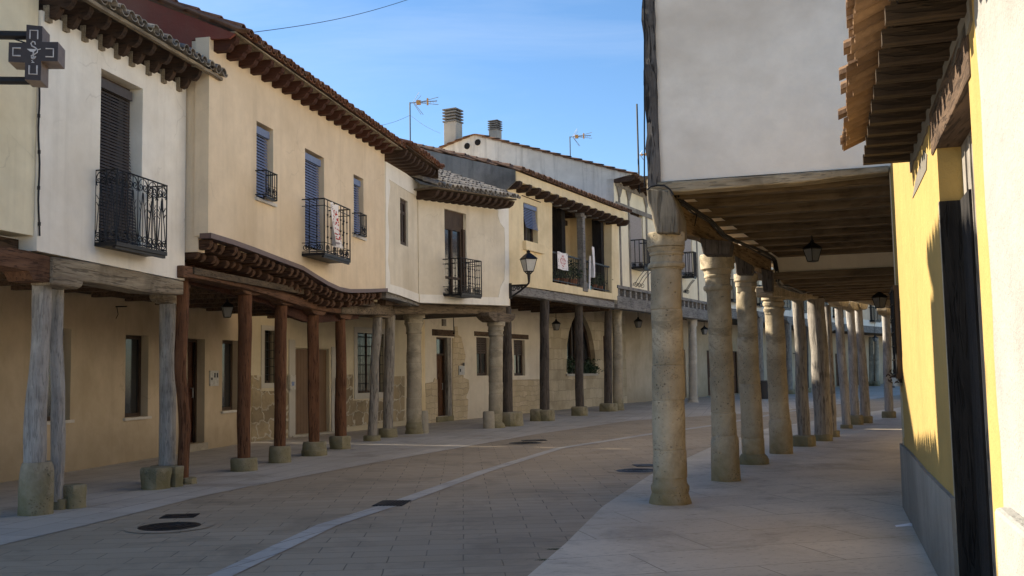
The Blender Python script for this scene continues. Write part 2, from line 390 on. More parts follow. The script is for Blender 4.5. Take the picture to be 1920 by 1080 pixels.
M['tile_brown'] = island('brown_ridge_tile', [(.13, .075, .05), (.20, .12, .08), (.16, .095, .065)], .85)
M['iron'] = flat('black_iron', (.012, .012, .014), .5, .4, .4)
M['dark'] = flat('dark_interior', (.010, .009, .009), .9, .1)
M['glass'] = flat('window_glass', (.022, .024, .027), .06, .6, 0, .1)
M['lamp_glass'] = flat('frosted_lamp_glass', (.45, .45, .43), .35, .4, 0, .1)
M['lamp_shaded'] = flat('shaded_lamp_glass', (.17, .17, .165), .2, .5, 0, .1)  # darker glass: shade under the arcades put into its colour
M['blind_br'] = flat('brown_blind', (.06, .05, .047), .6, .3, 0, .15)
M['blind_sky'] = flat('sky_tinted_blind', (.13, .165, .27), .5, .4, 0, .15)  # blue of the reflected sky put into the base colour
M['blind_gr'] = flat('pale_grey_blind', (.36, .33, .31), .7, .2, 0, .1)
M['curtain'] = flat('pale_curtain', (.42, .41, .39), .9, .1, 0, .1)
M['flash'] = flat('purple_brown_flashing', (.115, .07, .062), .5, .4, 0, .15)
M['sill'] = flat('pale_sill', (.55, .52, .47), .7, .3, 0, .1)
M['concrete'] = plaster('concrete_chimney', (.42, .39, .34), (.25, .23, .2), .5)
M['slate'] = flat('chimney_slab', (.16, .155, .15), .8)
M['cloth'] = flat('white_cloth', (.78, .75, .74), .9, .1, 0, .06)
M['red'] = flat('red_embroidery', (.42, .03, .025), .9, .1)
M['grey_emb'] = flat('grey_embroidery', (.34, .30, .31), .9, .1)
M['white_pl'] = flat('white_panel', (.44, .43, .40), .5)
M['blue_pl'] = flat('blue_mark', (.16, .22, .42), .6)
M['sign'] = flat('dark_sign_steel', (.030, .022, .022), .5, .4)
M['sign_side'] = flat('brown_sign_side', (.17, .125, .10), .5, .4)
M['sign_line'] = flat('pale_sign_line', (.42, .41, .42), .5)
M['orange'] = flat('amber_plastic', (.65, .34, .10), .6)
M['alu'] = flat('grey_aluminium', (.32, .33, .35), .4, .5, .6)
M['leaf'] = flat('dark_leaf', (.022, .045, .016), .6, .4, 0, .5)
M['leaf2'] = flat('pale_leaf', (.06, .075, .028), .6, .4, 0, .5)
M['terracotta'] = flat('terracotta', (.24, .095, .05), .8)
M['bin'] = flat('dark_bin', (.022, .02, .022), .5)
M['teal'] = flat('teal_plastic', (.05, .35, .42), .5)
# ------------------------------------------------------------------ ground
def ground_mat(name, c1, c2, c3, slab=None, ang=0.0, mort=.008, joint=.45, flecks=0.0, rough=.8, warm=None):
    g = NG(name); v = g.mapping(rot=(0, 0, ang)); 
    big = g.noise(v, .35, 5, .6, .3); mid = g.noise(v, 2.2, 6, .65); fine = g.noise(v, 30, 4, .7)
    if slab:
        wv = g.n('ShaderNodeTexNoise'); g.l(v, wv.inputs['Vector']); wv.inputs['Scale'].default_value = 1.5
        mv = g.n('ShaderNodeVectorMath', operation='MULTIPLY_ADD'); g.l(wv.outputs['Color'], mv.inputs[0]); mv.inputs[1].default_value = (.03, .03, 0); g.l(v, mv.inputs[2])
        br = g.n('ShaderNodeTexBrick'); g.l(mv.outputs[0], br.inputs['Vector']); br.inputs['Scale'].default_value = 1
        br.inputs['Brick Width'].default_value = slab[0]; br.inputs['Row Height'].default_value = slab[1]; br.inputs['Mortar Size'].default_value = mort
        br.inputs['Mortar Smooth'].default_value = .5; br.inputs['Color1'].default_value = (*c1, 1); br.inputs['Color2'].default_value = (*c2, 1); br.inputs['Mortar'].default_value = (*sc3(c1, .3), 1)
        br.inputs['Bias'].default_value = -.1
        base = g.mix(c1, c2, g.ramp(mid, [(.35, 0), (.65, 1)]))
        gate = g.ramp(g.noise(v, 1.1, 4, .6), [(.36, .35), (.6, 1)])
        jm = g.math('MULTIPLY', br.outputs[1], gate)
        tone = g.mix(base, br.outputs[0], .6)
        col = g.mix(tone, sc3(c1, .28), g.math('MULTIPLY', jm, joint))
    else:
        col = g.mix(c1, c2, g.ramp(mid, [(.3, 0), (.7, 1)])); jm = None
    col = g.mix(col, c3, g.math('MULTIPLY', g.ramp(big, [(.42, 0), (.66, 1)]), .6))
    col = g.mix(col, sc3(c1, .5), g.math('MULTIPLY', g.ramp(fine, [(.5, 0), (.85, 1)]), .22))
    dn = g.noise(v, .9, 8, .68, .7); col = g.mix(col, sc3(c3, .62), g.math('MULTIPLY', g.ramp(dn, [(.5, 0), (.66, 1)]), .55))
    dn2 = g.noise(v, 4.5, 6, .7, .3); col = g.mix(col, sc3(c3, .5), g.math('MULTIPLY', g.ramp(dn2, [(.6, 0), (.72, 1)]), .5))
    if flecks:
        f = g.noise(g.mapping(scale=(2.2, 7, 1), rot=(0, 0, ang)), 3.2, 3, .55, .4)
        f2 = g.noise(g.mapping(scale=(5, 22, 1), rot=(0, 0, ang)), 2.0, 2, .5, .3)
        fl = g.math('ADD', g.ramp(f2, [(.64, 0), (.68, .8)]), g.math('MULTIPLY', g.ramp(f, [(.62, 0), (.72, 1)]), .4))
        col = g.mix(col, (.035, .03, .025), g.math('MULTIPLY', fl, flecks))
        ye = g.noise(g.mapping(), .8, 4, .6); col = g.mix(col, (.30, .26, .12), g.math('MULTIPLY', g.ramp(ye, [(.55, 0), (.75, 1)]), .25))
    b1 = g.bump(fine, .25, .004)
    b2 = g.bump(mid, .25, .02, b1)
    if jm is not None: g.bump(g.math('MULTIPLY', jm, -1), .5, .006, b2)
    return g.done(col, g.ramp(mid, [(.3, rough - .15), (.7, rough + .1)]), .3)
M['road'] = ground_mat('road_slabs', (.315, .25, .172), (.39, .315, .225), (.27, .218, .15), (.62, .27), -.05, .007, .8)
M['walk_l'] = ground_mat('left_walk_slabs', (.42, .38, .325), (.52, .475, .41), (.37, .32, .255), (.8, .45), -1.35, .008, .55)
M['arcade_floor'] = ground_mat('arcade_floor', (.42, .345, .255), (.48, .40, .30), (.37, .30, .22), None)
M['walk_r'] = ground_mat('right_walk_stone', (.50, .44, .35), (.61, .545, .44), (.40, .34, .26), (1.5, .8), -.25, .007, .8, .55, .75)
M['drain'] = ground_mat('drain_stone', (.40, .37, .33), (.48, .45, .40), (.34, .31, .27), (.55, .3), -1.2, .008, .6)
def sheet(name, pts, mat, z):
    b = MB(); P = [V((p[0], p[1], z)) for p in pts]
    for t in tessellate_polygon([P]): b.face([P[j] for j in t])
    return struct(b.build(name, M[mat]))
def ribbon(name, left, right, mat, z):
    b = MB()
    for i in range(len(left) - 1):
        b.face([(*left[i], z), (*right[i], z), (*right[i + 1], z), (*left[i + 1], z)])
    return struct(b.build(name, M[mat]))
def gp(L): return [tuple(G(*p).xy) for p in L]
sheet('ground', [(-400, -200), (600, -200), (600, 800), (-400, 800)], 'arcade_floor', -.012)
LB = [(-4.2, -2), (-4.35, 6)] + gp([(0, 1023), (167, 984), (385, 929), (542, 898), (700, 868), (854, 841), (1000, 815), (1180, 789)]) + [(9.3, 36), (13, 42), (20.5, 54), (40, 85)]
RB = [(-1.2, -2), (-.45, 5)] + gp([(990, 1080), (1060, 1020), (1130, 950), (1220, 890), (1330, 840), (1440, 803)]) + [(9.2, 30), (12.5, 35), (16, 40), (24, 51), (44, 80)]
sheet('road', LB + RB[::-1], 'road', 0)
sheet('left_pavement', LB[::-1] + [(-9, -2), (-9, 20), (-6, 27), (1, 42), (10, 58), (22, 80), (32, 95)][0:7] + [(40, 88)], 'walk_l', .004)
sheet('right_pavement', RB + [(48, 76), (30, 50), (17, 33), (9, 21), (4.6, 10.5), (2.2, 3), (1.2, -2)], 'walk_r', .004)
dl = [(-2.9, 3)] + gp([(392, 1080), (594, 985), (729, 943), (894, 885), (1040, 840.5), (1210, 814), (1330, 797.5), (1500, 767)]) + [(19, 52)]
dr = [(-2.6, 3)] + gp([(438, 1080), (634, 985), (764, 943), (918, 885), (1056, 841.2), (1226, 814.8), (1341, 798.6), (1508, 767.8)]) + [(19.3, 51.9)]
ribbon('drain_channel', dl, dr, 'drain', .006)

def manhole(px, py, r, label):
    c = G(px, py); t = thing('manhole_cover', label, 'manhole cover', (c.x, c.y, .008), 'round manhole covers in the street')
    b = MB()
    n = 36; z = .0065
    ring = [(c.x + r * math.cos(2 * math.pi * i / n), c.y + r * math.sin(2 * math.pi * i / n)) for i in range(n)]
    b.lathe((c.x, c.y, .002), (c.x, c.y, .009), [(0, r), (1, r * .99)], 36)
    for q in range(1, 4):
        rr = r * q / 4.2; b.tube([(c.x + rr * math.cos(a * .2618), c.y + rr * math.sin(a * .2618), .008) for a in range(25)], .006, 4, False)
    b.build('lid', M['iron'], t)
    b = MB(); ro = r + .13
    for i in range(n):
        a, a2 = 2 * math.pi * i / n, 2 * math.pi * (i + 1) / n
        b.face([(c.x + r * math.cos(a), c.y + r * math.sin(a), z), (c.x + ro * math.cos(a), c.y + ro * math.sin(a), z), (c.x + ro * math.cos(a2), c.y + ro * math.sin(a2), z), (c.x + r * math.cos(a2), c.y + r * math.sin(a2), z)])
    b.build('surround', M['road'], t)
manhole(318, 988, .31, 'round black manhole cover nearest the camera, in front of the mossy cut stone block')
manhole(985, 831, .36, 'round manhole cover in the middle distance, left of the pale drain strip')
manhole(1196, 883, .33, 'round manhole cover beside the foot of the nearest honey stone column')
def plate(px, py, w, d, rot, name, label, cat, bars=0):
    c = G(px, py); b = MB(); cs, sn = math.cos(rot), math.sin(rot)
    def q(x, y, z): return (c.x + x * cs - y * sn, c.y + x * sn + y * cs, z)
    def bx(x0, x1, y0, y1, z0, z1): b.hexa([q(x0, y0, z0), q(x1, y0, z0), q(x1, y1, z0), q(x0, y1, z0), q(x0, y0, z1), q(x1, y0, z1), q(x1, y1, z1), q(x0, y1, z1)])
    if bars:
        bx(-w / 2, w / 2, -d / 2, d / 2, .003, .006)
        for i in range(bars):
            x = -w / 2 + w * (i + .5) / bars; bx(x - w / bars * .28, x + w / bars * .28, -d / 2 + .02, d / 2 - .02, .006, .010)
    else:
        bx(-w / 2, w / 2, -d / 2, d / 2, .003, .008)
        for s in (-1, 1): bx(s * w * .3 - .03, s * w * .3 + .03, -.02, .02, .008, .011)
    return tag(b.build(name, M['iron'], None, loc=(c.x, c.y, 0)), label, cat)
plate(337, 968, .37, .30, .1, 'access_cover', 'small rectangular iron cover lying just behind the nearest round manhole', 'access cover')
plate(1001, 826, .55, .38, .1, 'access_cover', 'small rectangular cover just behind the middle distance round manhole', 'access cover')
plate(1213, 873, .4, .36, .1, 'access_cover', 'faint rectangular cover by the foot of the nearest stone column', 'access cover')
plate(735, 944, .36, .52, -.12, 'drain_grate', 'rectangular iron drain grate set into the pale drain strip', 'drain grate', 9)
# tufts of moss at the edge of the right pavement
b = MB(); rnd = random.Random(3)
for (px, py, s) in ((1042, 1030, .05), (1024, 1050, .06)):
    c = G(px, py)
    for i in range(240):
        x, y = c.x + rnd.gauss(0, s * .8) , c.y + rnd.gauss(0, s * .3); h = rnd.uniform(.002, .006); a = rnd.uniform(0, 6.3)
        b.face([(x, y, 0.002), (x + .012 * math.cos(a), y + .012 * math.sin(a), 0.002), (x + rnd.uniform(-.01, .01), y + rnd.uniform(-.01, .01), h)])
tag(b.build('moss', M['leaf2'], recalc=False), 'green moss growing along the edge of the right hand pavement', 'moss', kind='stuff')

# ------------------------------------------------------------------ building helpers
def tile_roof(name, W, a0, a1, ze, dov, depth, pitch, mat, house, p=.2, exp=.36, zfun=None, wavy=.01, seed=1, afun=None):
    rnd = random.Random(seed); b = MB(); n = max(1, int((a1 - a0) / p)); rows = int(depth / exp)
    zf = zfun or (lambda a: 0.0); sl = math.hypot(1, pitch)
    def P(a, s, h):  # s metres up slope (horizontal), h above the bed
        return W.P(a, ze + zf(a) + s * pitch + h, dov - s)
    r = p * .43
    for i in range(n):
        ac = a0 + (i + .5) * (a1 - a0) / n
        for j in range(rows):
            s0 = j * exp + rnd.uniform(-.03, .02) - (.0 if j else rnd.uniform(0, .05)); s1 = s0 + exp + .07; da = rnd.uniform(-wavy, wavy) * 1.2; h0 = .05 + rnd.uniform(-.006, .012); h1 = .028
            seg = 6
            def arc(s, rr, h, th=0.0):
                return [P(ac + da + math.cos(math.pi * k / seg) * (rr - th), s, h + math.sin(math.pi * k / seg) * (rr - th) * .9) for k in range(seg + 1)]
            A = arc(s0, r, h0); B = arc(s1, r * .86, h1); base = len(b.v)
            for q in A + B: b.pt(q)
            for k in range(seg): b.idx([base + k, base + k + 1, base + seg + 2 + k, base + seg + 1 + k])
            C = arc(s0, r, h0, .016); c0 = len(b.v)
            for q in C: b.pt(q)
            for k in range(seg): b.idx([base + k, base + k + 1, c0 + k + 1, c0 + k])
            if j == 0:
                D = arc(s1, r * .86, h1, .016); d0 = len(b.v)
                for q in D: b.pt(q)
                for k in range(seg): b.idx([c0 + k, c0 + k + 1, d0 + k + 1, d0 + k])
        # channel tile at the eave between two covers
        ac2 = ac + p / 2
        for j in range(min(rows, 3)):
            s0 = j * exp - .0 + rnd.uniform(-.035, .03); s1 = s0 + exp + .05; seg = 5; base = len(b.v)
            for (s, rr, th) in ((s0, r, 0), (s1, r * .9, 0), (s0, r, .016), (s1, r * .9, .016)):
                for k in range(seg + 1):
                    t = math.pi * k / seg; b.pt(P(ac2 - math.cos(t) * (rr - th), s, .066 - math.sin(t) * (rr - th) * .85))
            m = seg + 1
            for k in range(seg):
                b.idx([base + k, base + k + 1, base + m + k + 1, base + m + k]); b.idx([base + k, base + k + 1, base + 2 * m + k + 1, base + 2 * m + k])
    ob = b.build(name, mat, house, recalc=False)
    # bed under the tiles
    c = MB(); N = 12
    for i in range(N):
        x0, x1 = a0 + (a1 - a0) * i / N, a0 + (a1 - a0) * (i + 1) / N
        c.face([P(x0, .17, 0), P(x1, .17, 0), P(x1, depth, 0), P(x0, depth, 0)])
    c.build('roof_bed', M['board'], house, recalc=False)
    return ob
def rafters(W, al, z, prof, wd, mat, house, name='rafter'):
    """al: list of positions along the wall, prof: (d, dz) outline"""
    b = MB(); a = al[0]; z0 = z(a) if callable(z) else z
    b.prism([W.P(a - wd / 2, z0 + q[1], q[0]) for q in prof], (W.u.x * wd, W.u.y * wd, 0))
    o = b.build(name, mat, house)
    copies(o, [(W.u.x * (x - a), W.u.y * (x - a), (z(x) if callable(z) else z) - z0) for x in al[1:]])
    return o
def span(a0, a1, n): return [a0 + (a1 - a0) * i / (n - 1) for i in range(n)]
def blind(W, rc, d, mat, parent, pitch=.045, bow=0.0, name='blind'):
    a0, a1, z0, z1 = rc; b = MB(); n = int((z1 - z0) / pitch)
    def dd(z): t = (z1 - z) / max(.01, z1 - z0); return d + bow * t * t
    for i in range(n):
        zt = z1 - i * pitch; zb = zt - pitch * .86
        b.face([W.P(a0, zt, dd(zt) - .006), W.P(a1, zt, dd(zt) - .006), W.P(a1, zb, dd(zb) + .012), W.P(a0, zb, dd(zb) + .012)])
    b.wbox(W, a0, a1, z1 - .03, z1 + .09, d - .01, d + .05)
    return b.build(name, mat, parent, recalc=False)
def frame_box(b, W, rc, t, d0, d1, mull=(), trans=()):
    a0, a1, z0, z1 = rc
    b.wbox(W, a0, a0 + t, z0, z1, d0, d1); b.wbox(W, a1 - t, a1, z0, z1, d0, d1)
    b.wbox(W, a0 + t, a1 - t, z0, z0 + t, d0, d1); b.wbox(W, a0 + t, a1 - t, z1 - t, z1, d0, d1)
    for m in mull: x = a0 + (a1 - a0) * m; b.wbox(W, x - t * .5, x + t * .5, z0 + t, z1 - t, d0, d1 + .002)
    for m in trans: x = z0 + (z1 - z0) * m; b.wbox(W, a0 + t, a1 - t, x - t * .4, x + t * .4, d0, d1 - .004)
def window(W, rc, dep, house, mat='frame', t=.06, mull=(), trans=(), sill=None, curtain=False, glass='glass', label=None):
    a0, a1, z0, z1 = rc; b = MB()
    frame_box(b, W, rc, t, -dep, -dep + .05, mull, trans)
    f = b.build('window', M[mat], house)
    if label: f['label'] = label
    g = MB(); g.wbox(W, a0 + t * .5, a1 - t * .5, z0 + t * .5, z1 - t * .5, -dep + .01, -dep + .022); g.build('pane', M[glass], f)
    if curtain:
        g = MB(); 
        n = 14
        for i in range(n):
            x0 = a0 + (a1 - a0) * i / n; x1 = a0 + (a1 - a0) * (i + 1) / n; o = .012 * (i % 2)
            g.face([W.P(x0, z0, -dep - .03 - o), W.P(x1, z0, -dep - .042 + o), W.P(x1, z1, -dep - .042 + o), W.P(x0, z1, -dep - .03 - o)])
        g.build('curtain', M['curtain'], f)
    if sill:
        g = MB(); g.wbox(W, a0 - .06, a1 + .06, z0 - .05, z0 - .002, -dep + .05, .05); g.build('sill', M[sill], f)
    return f
def scroll(b, c, u, up, r, turns=1.6, th=.006, sgn=1, start=0.0, n=22):
    pts = []
    for i in range(n):
        t = i / (n - 1); a = start + sgn * t * turns * 2 * math.pi; rr = r * (1 - .82 * t)
        pts.append(c + u * (math.cos(a) * rr) + up * (math.sin(a) * rr))
    b.tube(pts, th, 4, False)
def balcony(W, a0, a1, z0, z1, proj, house, n_front, n_side, style='plain', th=.008, slab=.08, mat='iron', label=None, d0=0.0):
    """iron balcony: slab + railing with bars, style adds scrollwork"""
    s = MB()
    if slab: s.wbox(W, a0 - .01, a1 + .01, z0 - slab, z0, d0, d0 + proj + .01)
    s.wbox(W, a0, a1, z0 - slab - .035, z0 - slab - .002, d0 + proj - .05, d0 + proj - .01)
    bal = s.build('balcony', M[mat], house)
    if label: bal['label'] = label
    b = MB(); up = V((0, 0, 1)); U = V((W.u.x, W.u.y, 0)); Nn = V((W.n.x, W.n.y, 0))
    for z, k in ((z1, 1.4), (z0 + .02, 1.2)) + (((z1 - .12, .8),) if style == 'knots' else ()):
        b.tube([W.P(a0, z, d0), W.P(a0, z, d0 + proj), W.P(a1, z, d0 + proj), W.P(a1, z, d0)], th * k, 4)
    for a in (a0, a1): b.tube([W.P(a, z0 - .03, d0 + proj), W.P(a, z1 + .01, d0 + proj)], th * 1.5, 4)
    def bars(fn, n, U2, width):
        cell = width / n
        for i in range(1, n):
            x = i / n
            b.tube([fn(x, z0), fn(x, z1)], th, 4, False)
            if style == 'knots':
                for zz in (.3, .5, .72): 
                    q = fn(x, z0 + (z1 - z0) * zz); b.lathe(q - up * .02, q + up * .02, [(0, th), (.5, th * 2.1), (1, th)], 6)
        if style in ('knots', 'twist'):
            zb = z0 + .02; hh = .16
            b.tube([fn(0, zb + hh), fn(1, zb + hh)], th * .9, 4, False)
            m = max(2, n // 2)
            for i in range(m):
                c = fn((i + .5) / m, zb + hh * .5); scroll(b, c + U2 * hh * .2, U2, up, hh * .42, 1.5, th * .8, 1, 2.2); scroll(b, c - U2 * hh * .2, U2, up, hh * .42, 1.5, th * .8, -1, .9)
    if style == 'lyre':
        def lyre(fn, U2, width, n):
            for i in range(n):
                x0, x1, xm = i / n, (i + 1) / n, (i + .5) / n; cw = width / n
                b.tube([fn(x0, z0), fn(x0, z1)], th, 4, False); b.tube([fn(xm, z0), fn(xm, z1)], th * .8, 4, False)
                H = z1 - z0
                for sg in (-1, 1):
                    xs = .5 + sg * .42
                    P = lambda x, z: fn(x0 + (x1 - x0) * x, z0 + H * z)
                    b.tube([P(.5 + sg * t[0], t[1]) for t in ((.40, .13), (.33, .25), (.22, .45), (.1, .65), (.05, .78))], th * .9, 4, False)
                    for zc, s0 in ((.86, -1), (.10, 1)):
                        scroll(b, P(.5 + sg * .23, zc), U2 * sg, up * s0, cw * .25, 1.4, th * .9, 1, -.4)
                    b.tube([P(.5 + sg * (.46 * math.sin(k * .32)), .98 - .2 * (1 - math.cos(k * .32)) * .6) for k in range(8)], th * .8, 4, False)
                    b.tube([P(.5 + sg * (.46 * math.sin(k * .32)), .02 + .2 * (1 - math.cos(k * .32)) * .5) for k in range(8)], th * .8, 4, False)
                    for zz in (.5, .6): q = P(.5 + sg * .2, zz); b.tube([q, q + up * .05 + U2 * sg * .03], th * .7, 4, False)
        lyre(lambda x, z: W.P(a0 + (a1 - a0) * x, z, d0 + proj), U, a1 - a0, n_front)
        lyre(lambda x, z: W.P(a0, z, d0 + proj * x), Nn, proj, n_side); lyre(lambda x, z: W.P(a1, z, d0 + proj * x), Nn, proj, n_side)
    else:
        bars(lambda x, z: W.P(a0 + (a1 - a0) * x, z, d0 + proj), n_front, U, a1 - a0)
        if n_side:
            for a in (a0, a1): bars(lambda x, z: W.P(a, z, d0 + proj * x), n_side, Nn, proj)
    b.build('railing', M[mat], bal, recalc=False)
    return bal
def grille(W, rc, house, d=.03, nv=5, nh=4, th=.008, name='window_grille'):
    a0, a1, z0, z1 = rc; b = MB()
    for i in range(nv + 1): x = a0 + (a1 - a0) * i / nv; b.tube([W.P(x, z0, d), W.P(x, z1, d)], th, 4)
    for i in range(nh + 1): x = z0 + (z1 - z0) * i / nh; b.tube([W.P(a0, x, d + .01), W.P(a1, x, d + .01)], th, 4)
    return b.build(name, M['iron'], house, recalc=False)
def door(W, rc, dep, house, mat, panels=3, fr='frame', trans=0.0, handle=True, label=None, name='door'):
    a0, a1, z0, z1 = rc; b = MB(); zt = z1 - trans
    b.wbox(W, a0, a1, z0, zt, -dep - .04, -dep); 
    if panels:
        hs = (zt - z0 - .12) / panels
        for i in range(panels):
            zz = z0 + .08 + hs * i; w_ = a1 - a0
            for (x0, x1) in ((.12, .46), (.54, .88)):
                b.wbox(W, a0 + w_ * x0, a0 + w_ * x1, zz + .05, zz + hs - .05, -dep, -dep + .015)
                b.wbox(W, a0 + w_ * (x0 + .07), a0 + w_ * (x1 - .07), zz + .11, zz + hs - .11, -dep + .015, -dep + .03)
    o = b.build(name, M[mat], house, bevel=.006)
    if label: o['label'] = label
    f = MB(); frame_box(f, W, (a0, a1, z0 - .06, z1), .06, -dep + .032, -dep + .08); 
    if trans: f.wbox(W, a0 + .06, a1 - .06, zt - .03, zt + .03, -dep + .034, -dep + .074)
    f.build('door_frame', M[fr], o)
    if trans: g = MB(); g.wbox(W, a0 + .05, a1 - .05, zt + .03, z1 - .05, -dep, -dep + .03); g.build('pane', M['glass'], o)
    if handle:
        g = MB(); a = a1 - .14; zc = z0 + (zt - z0) * .48; g.tube([W.P(a, zc - .1, -dep + .01), W.P(a, zc - .1, -dep + .06), W.P(a, zc + .1, -dep + .06), W.P(a, zc + .1, -dep + .01)], .012, 6); g.build('handle', M['alu'], o)
    return o
def shell(W, a0, a1, zb, zt, depth, house, mat, left=True, right=True, d=-.3, pitch=.38, zr=None, name='rear_wall', floor=True):
    """what closes the house behind its front: back wall and the floor over the arcade"""
    b = MB(); b.wbox(W, a0, a1, 0, zt + depth * pitch * .8, d - depth - .2, d - depth)
    b.build(name, mat if not isinstance(mat, str) else M[mat], house)
    if floor:
        b = MB(); b.wbox(W, a0 + .02, a1 - .02, zb, zb + .1, d - depth + .02, d + .05)
        b.build('arcade_ceiling', M['board'], house)
def joists(W, a0, a1, zb, d0, d1, n, house, mat='beam_dark', w_=.12, h=.14):
    b = MB(); b.wbox(W, a0 - w_ / 2, a0 + w_ / 2, zb - h, zb - .002, d1, d0); o = b.build('joist', M[mat], house)
    copies(o, [(W.u.x * x, W.u.y * x, 0) for x in [(a1 - a0) * i / (n - 1) for i in range(1, n)]])
def lantern(px, py, hpx, y, label, bracket=None, glass='lamp_glass', group='lanterns hanging under the arcades', chain=0.0, top=None):
    """py is the bottom of the glass body, hpx its full height with cap"""
    c = AT(px, py, y); H = hpx / F_PX * y; t = thing('street_lantern', label, 'lantern', c, group)
    wt, wb = H * .33, H * .19; z0, z1, z2 = c.z, c.z + H * .56, c.z + H * .9; rot = R(25)
    def sq(r, z): return [V((c.x + r * 1.2 * math.cos(rot + R(45 + 90 * k)), c.y + r * 1.2 * math.sin(rot + R(45 + 90 * k)), z)) for k in range(4)]
    A, B = sq(wb, z0), sq(wt, z1); e = H * .018; b = MB()
    for k in range(4):
        b.tube([A[k], B[k]], e, 4); b.tube([A[k], A[(k + 1) % 4]], e, 4); b.tube([B[k], B[(k + 1) % 4]], e * 1.2, 4)
    b.hexa(A + [p + V((0, 0, e)) for p in A]); b.build('frame', M['iron'], t)
    g = MB(); g.face([A[0].lerp(c, .04) for _ in (0,)] + [A[1], B[1], B[0]])
    gl = MB(); gl.face([A[0] * .97 + c * .03 + V((0, 0, .004)), A[1] * .97 + c * .03 + V((0, 0, .004)), B[1] * .97 + c * .03, B[0] * .97 + c * .03])
    o = gl.build('glass_panel', M[glass], t)
    for k in range(1, 4):
        gl = MB(); gl.face([A[k] * .97 + c * .03 + V((0, 0, .004)), A[(k + 1) % 4] * .97 + c * .03 + V((0, 0, .004)), B[(k + 1) % 4] * .97 + c * .03, B[k] * .97 + c * .03]); gl.build('glass_panel', M[glass], t)
    cp = MB(); C = sq(wt * 1.15, z1 + e); D = sq(wt * .72, z1 + H * .16); E_ = sq(wt * .22, z2 - H * .04); F_ = sq(wt * .25, z2)
    for X, Y in ((C, D), (D, E_), (E_, F_)):
        for k in range(4): cp.face([X[k], X[(k + 1) % 4], Y[(k + 1) % 4], Y[k]])
    cp.face(C); cp.lathe((c.x, c.y, z2 - .01), (c.x, c.y, z2 + H * .1), [(0, wt * .2), (.5, wt * .3), (1, wt * .05)], 8)
    cp.build('cap', M['iron'], t)
    if top is not None:
        r_ = MB(); r_.tube([(c.x, c.y, z2 + H * .08), (c.x, c.y, top)], .012, 5); r_.build('hanging_rod', M['iron'], t)
    if bracket: bracket(t, c, H, z0, z2)
    return t

# ------------------------------------------------------------------ columns
def axis(bx, by, tx, ty, wb):
    Bp = G(bx, by); y = Bp.y; r = wb / 2 / F_PX * y
    dirv = V((Bp.x, Bp.y)).normalized(); Bc = V((Bp.x + dirv.x * r, Bp.y + dirv.y * r, 0))
    return Bc, AT(tx, ty, Bc.y), r
def post(bx, by, tx, ty, wb, wt, mat, label, group, base=None, wob=.03, jit=.012, sq=0.0, bol=None, bolmat='beam_dark', name='wooden_post', cat='post', bolW=None, zlift=0, seed=None, topshift=0, basemat='stone_b'):
    """base: list of (px, py, width, height px, square, jitter) stones; the post stands on the first"""
    seed = seed if seed is not None else bx * .37
    Bc, T, r = axis(bx, by, tx, ty, wb)
    if base:
        c0, tp0, _r = axis(base[0][0], base[0][1], base[0][0], base[0][1] - base[0][3], base[0][2])
        q = AT(bx, base[0][1] - base[0][3], c0.y); Bc = V((q.x, c0.y, 0)); T = AT(tx, ty, c0.y); r = wb / 2 / F_PX * c0.y
    t = thing(name, label, cat, Bc, group); zb = 0.0
    for i, s in enumerate(base or []):
        c, tp, rr = axis(s[0], s[1], s[0], s[1] - s[3], s[2]); h = tp.z
        if i == 0: zb = h
        b = MB(); m = s[4]; n = 20; j = s[5] if len(s) > 5 else .02
        pr = [(0, rr * 1.02), (.03, rr * 1.03), (.2, rr), (.5, rr), (.8, rr), (.93, rr * .98), (1, rr * .9), (1, rr * .01)]
        if len(s) > 6 and s[6] == 'two': pr = [(0, rr * 1.06), (.1, rr * 1.08), (.42, rr * 1.06), (.5, rr * .98), (.55, rr * .97), (.9, rr * .96), (1, rr * .9), (1, .01)]
        b.lathe((c.x, c.y, -.02), (c.x, c.y, h), pr, n, j, 4, m, 0, seed + i, R(45 + 12))
        b.build('base_stone', M[basemat], t, True)
    b = MB(); n = 18; N = 22; rt = wt / 2 / F_PX * Bc.y
    Bb = V((Bc.x, Bc.y, zb - .03)); 
    b.lathe(Bb, T, [(i / N, r * (1 - i / N) + rt * i / N) for i in range(N + 1)], n, jit, 1.3, sq, wob, seed, R(20))
    b.build('shaft', M[mat], t, True)
    if bol:
        W, L, hh, dd = bol; q = W.A; a = (V((T.x, T.y)) - W.A).dot(W.u); d = (V((T.x, T.y)) - W.A).dot(W.n); z = T.z
        c = MB()
        prof = [(-L, hh), (-L, hh * .55), (-L * .72, hh * .12), (-L * .45, 0), (L * .45, 0), (L * .72, hh * .12), (L, hh * .55), (L, hh)]
        c.prism([W.P(a + x + topshift, z - .02 + y, d - dd) for x, y in prof], (W.n.x * 2 * dd, W.n.y * 2 * dd, 0))
        c.build('bolster', M[bolmat], t, bevel=.015)
    return t
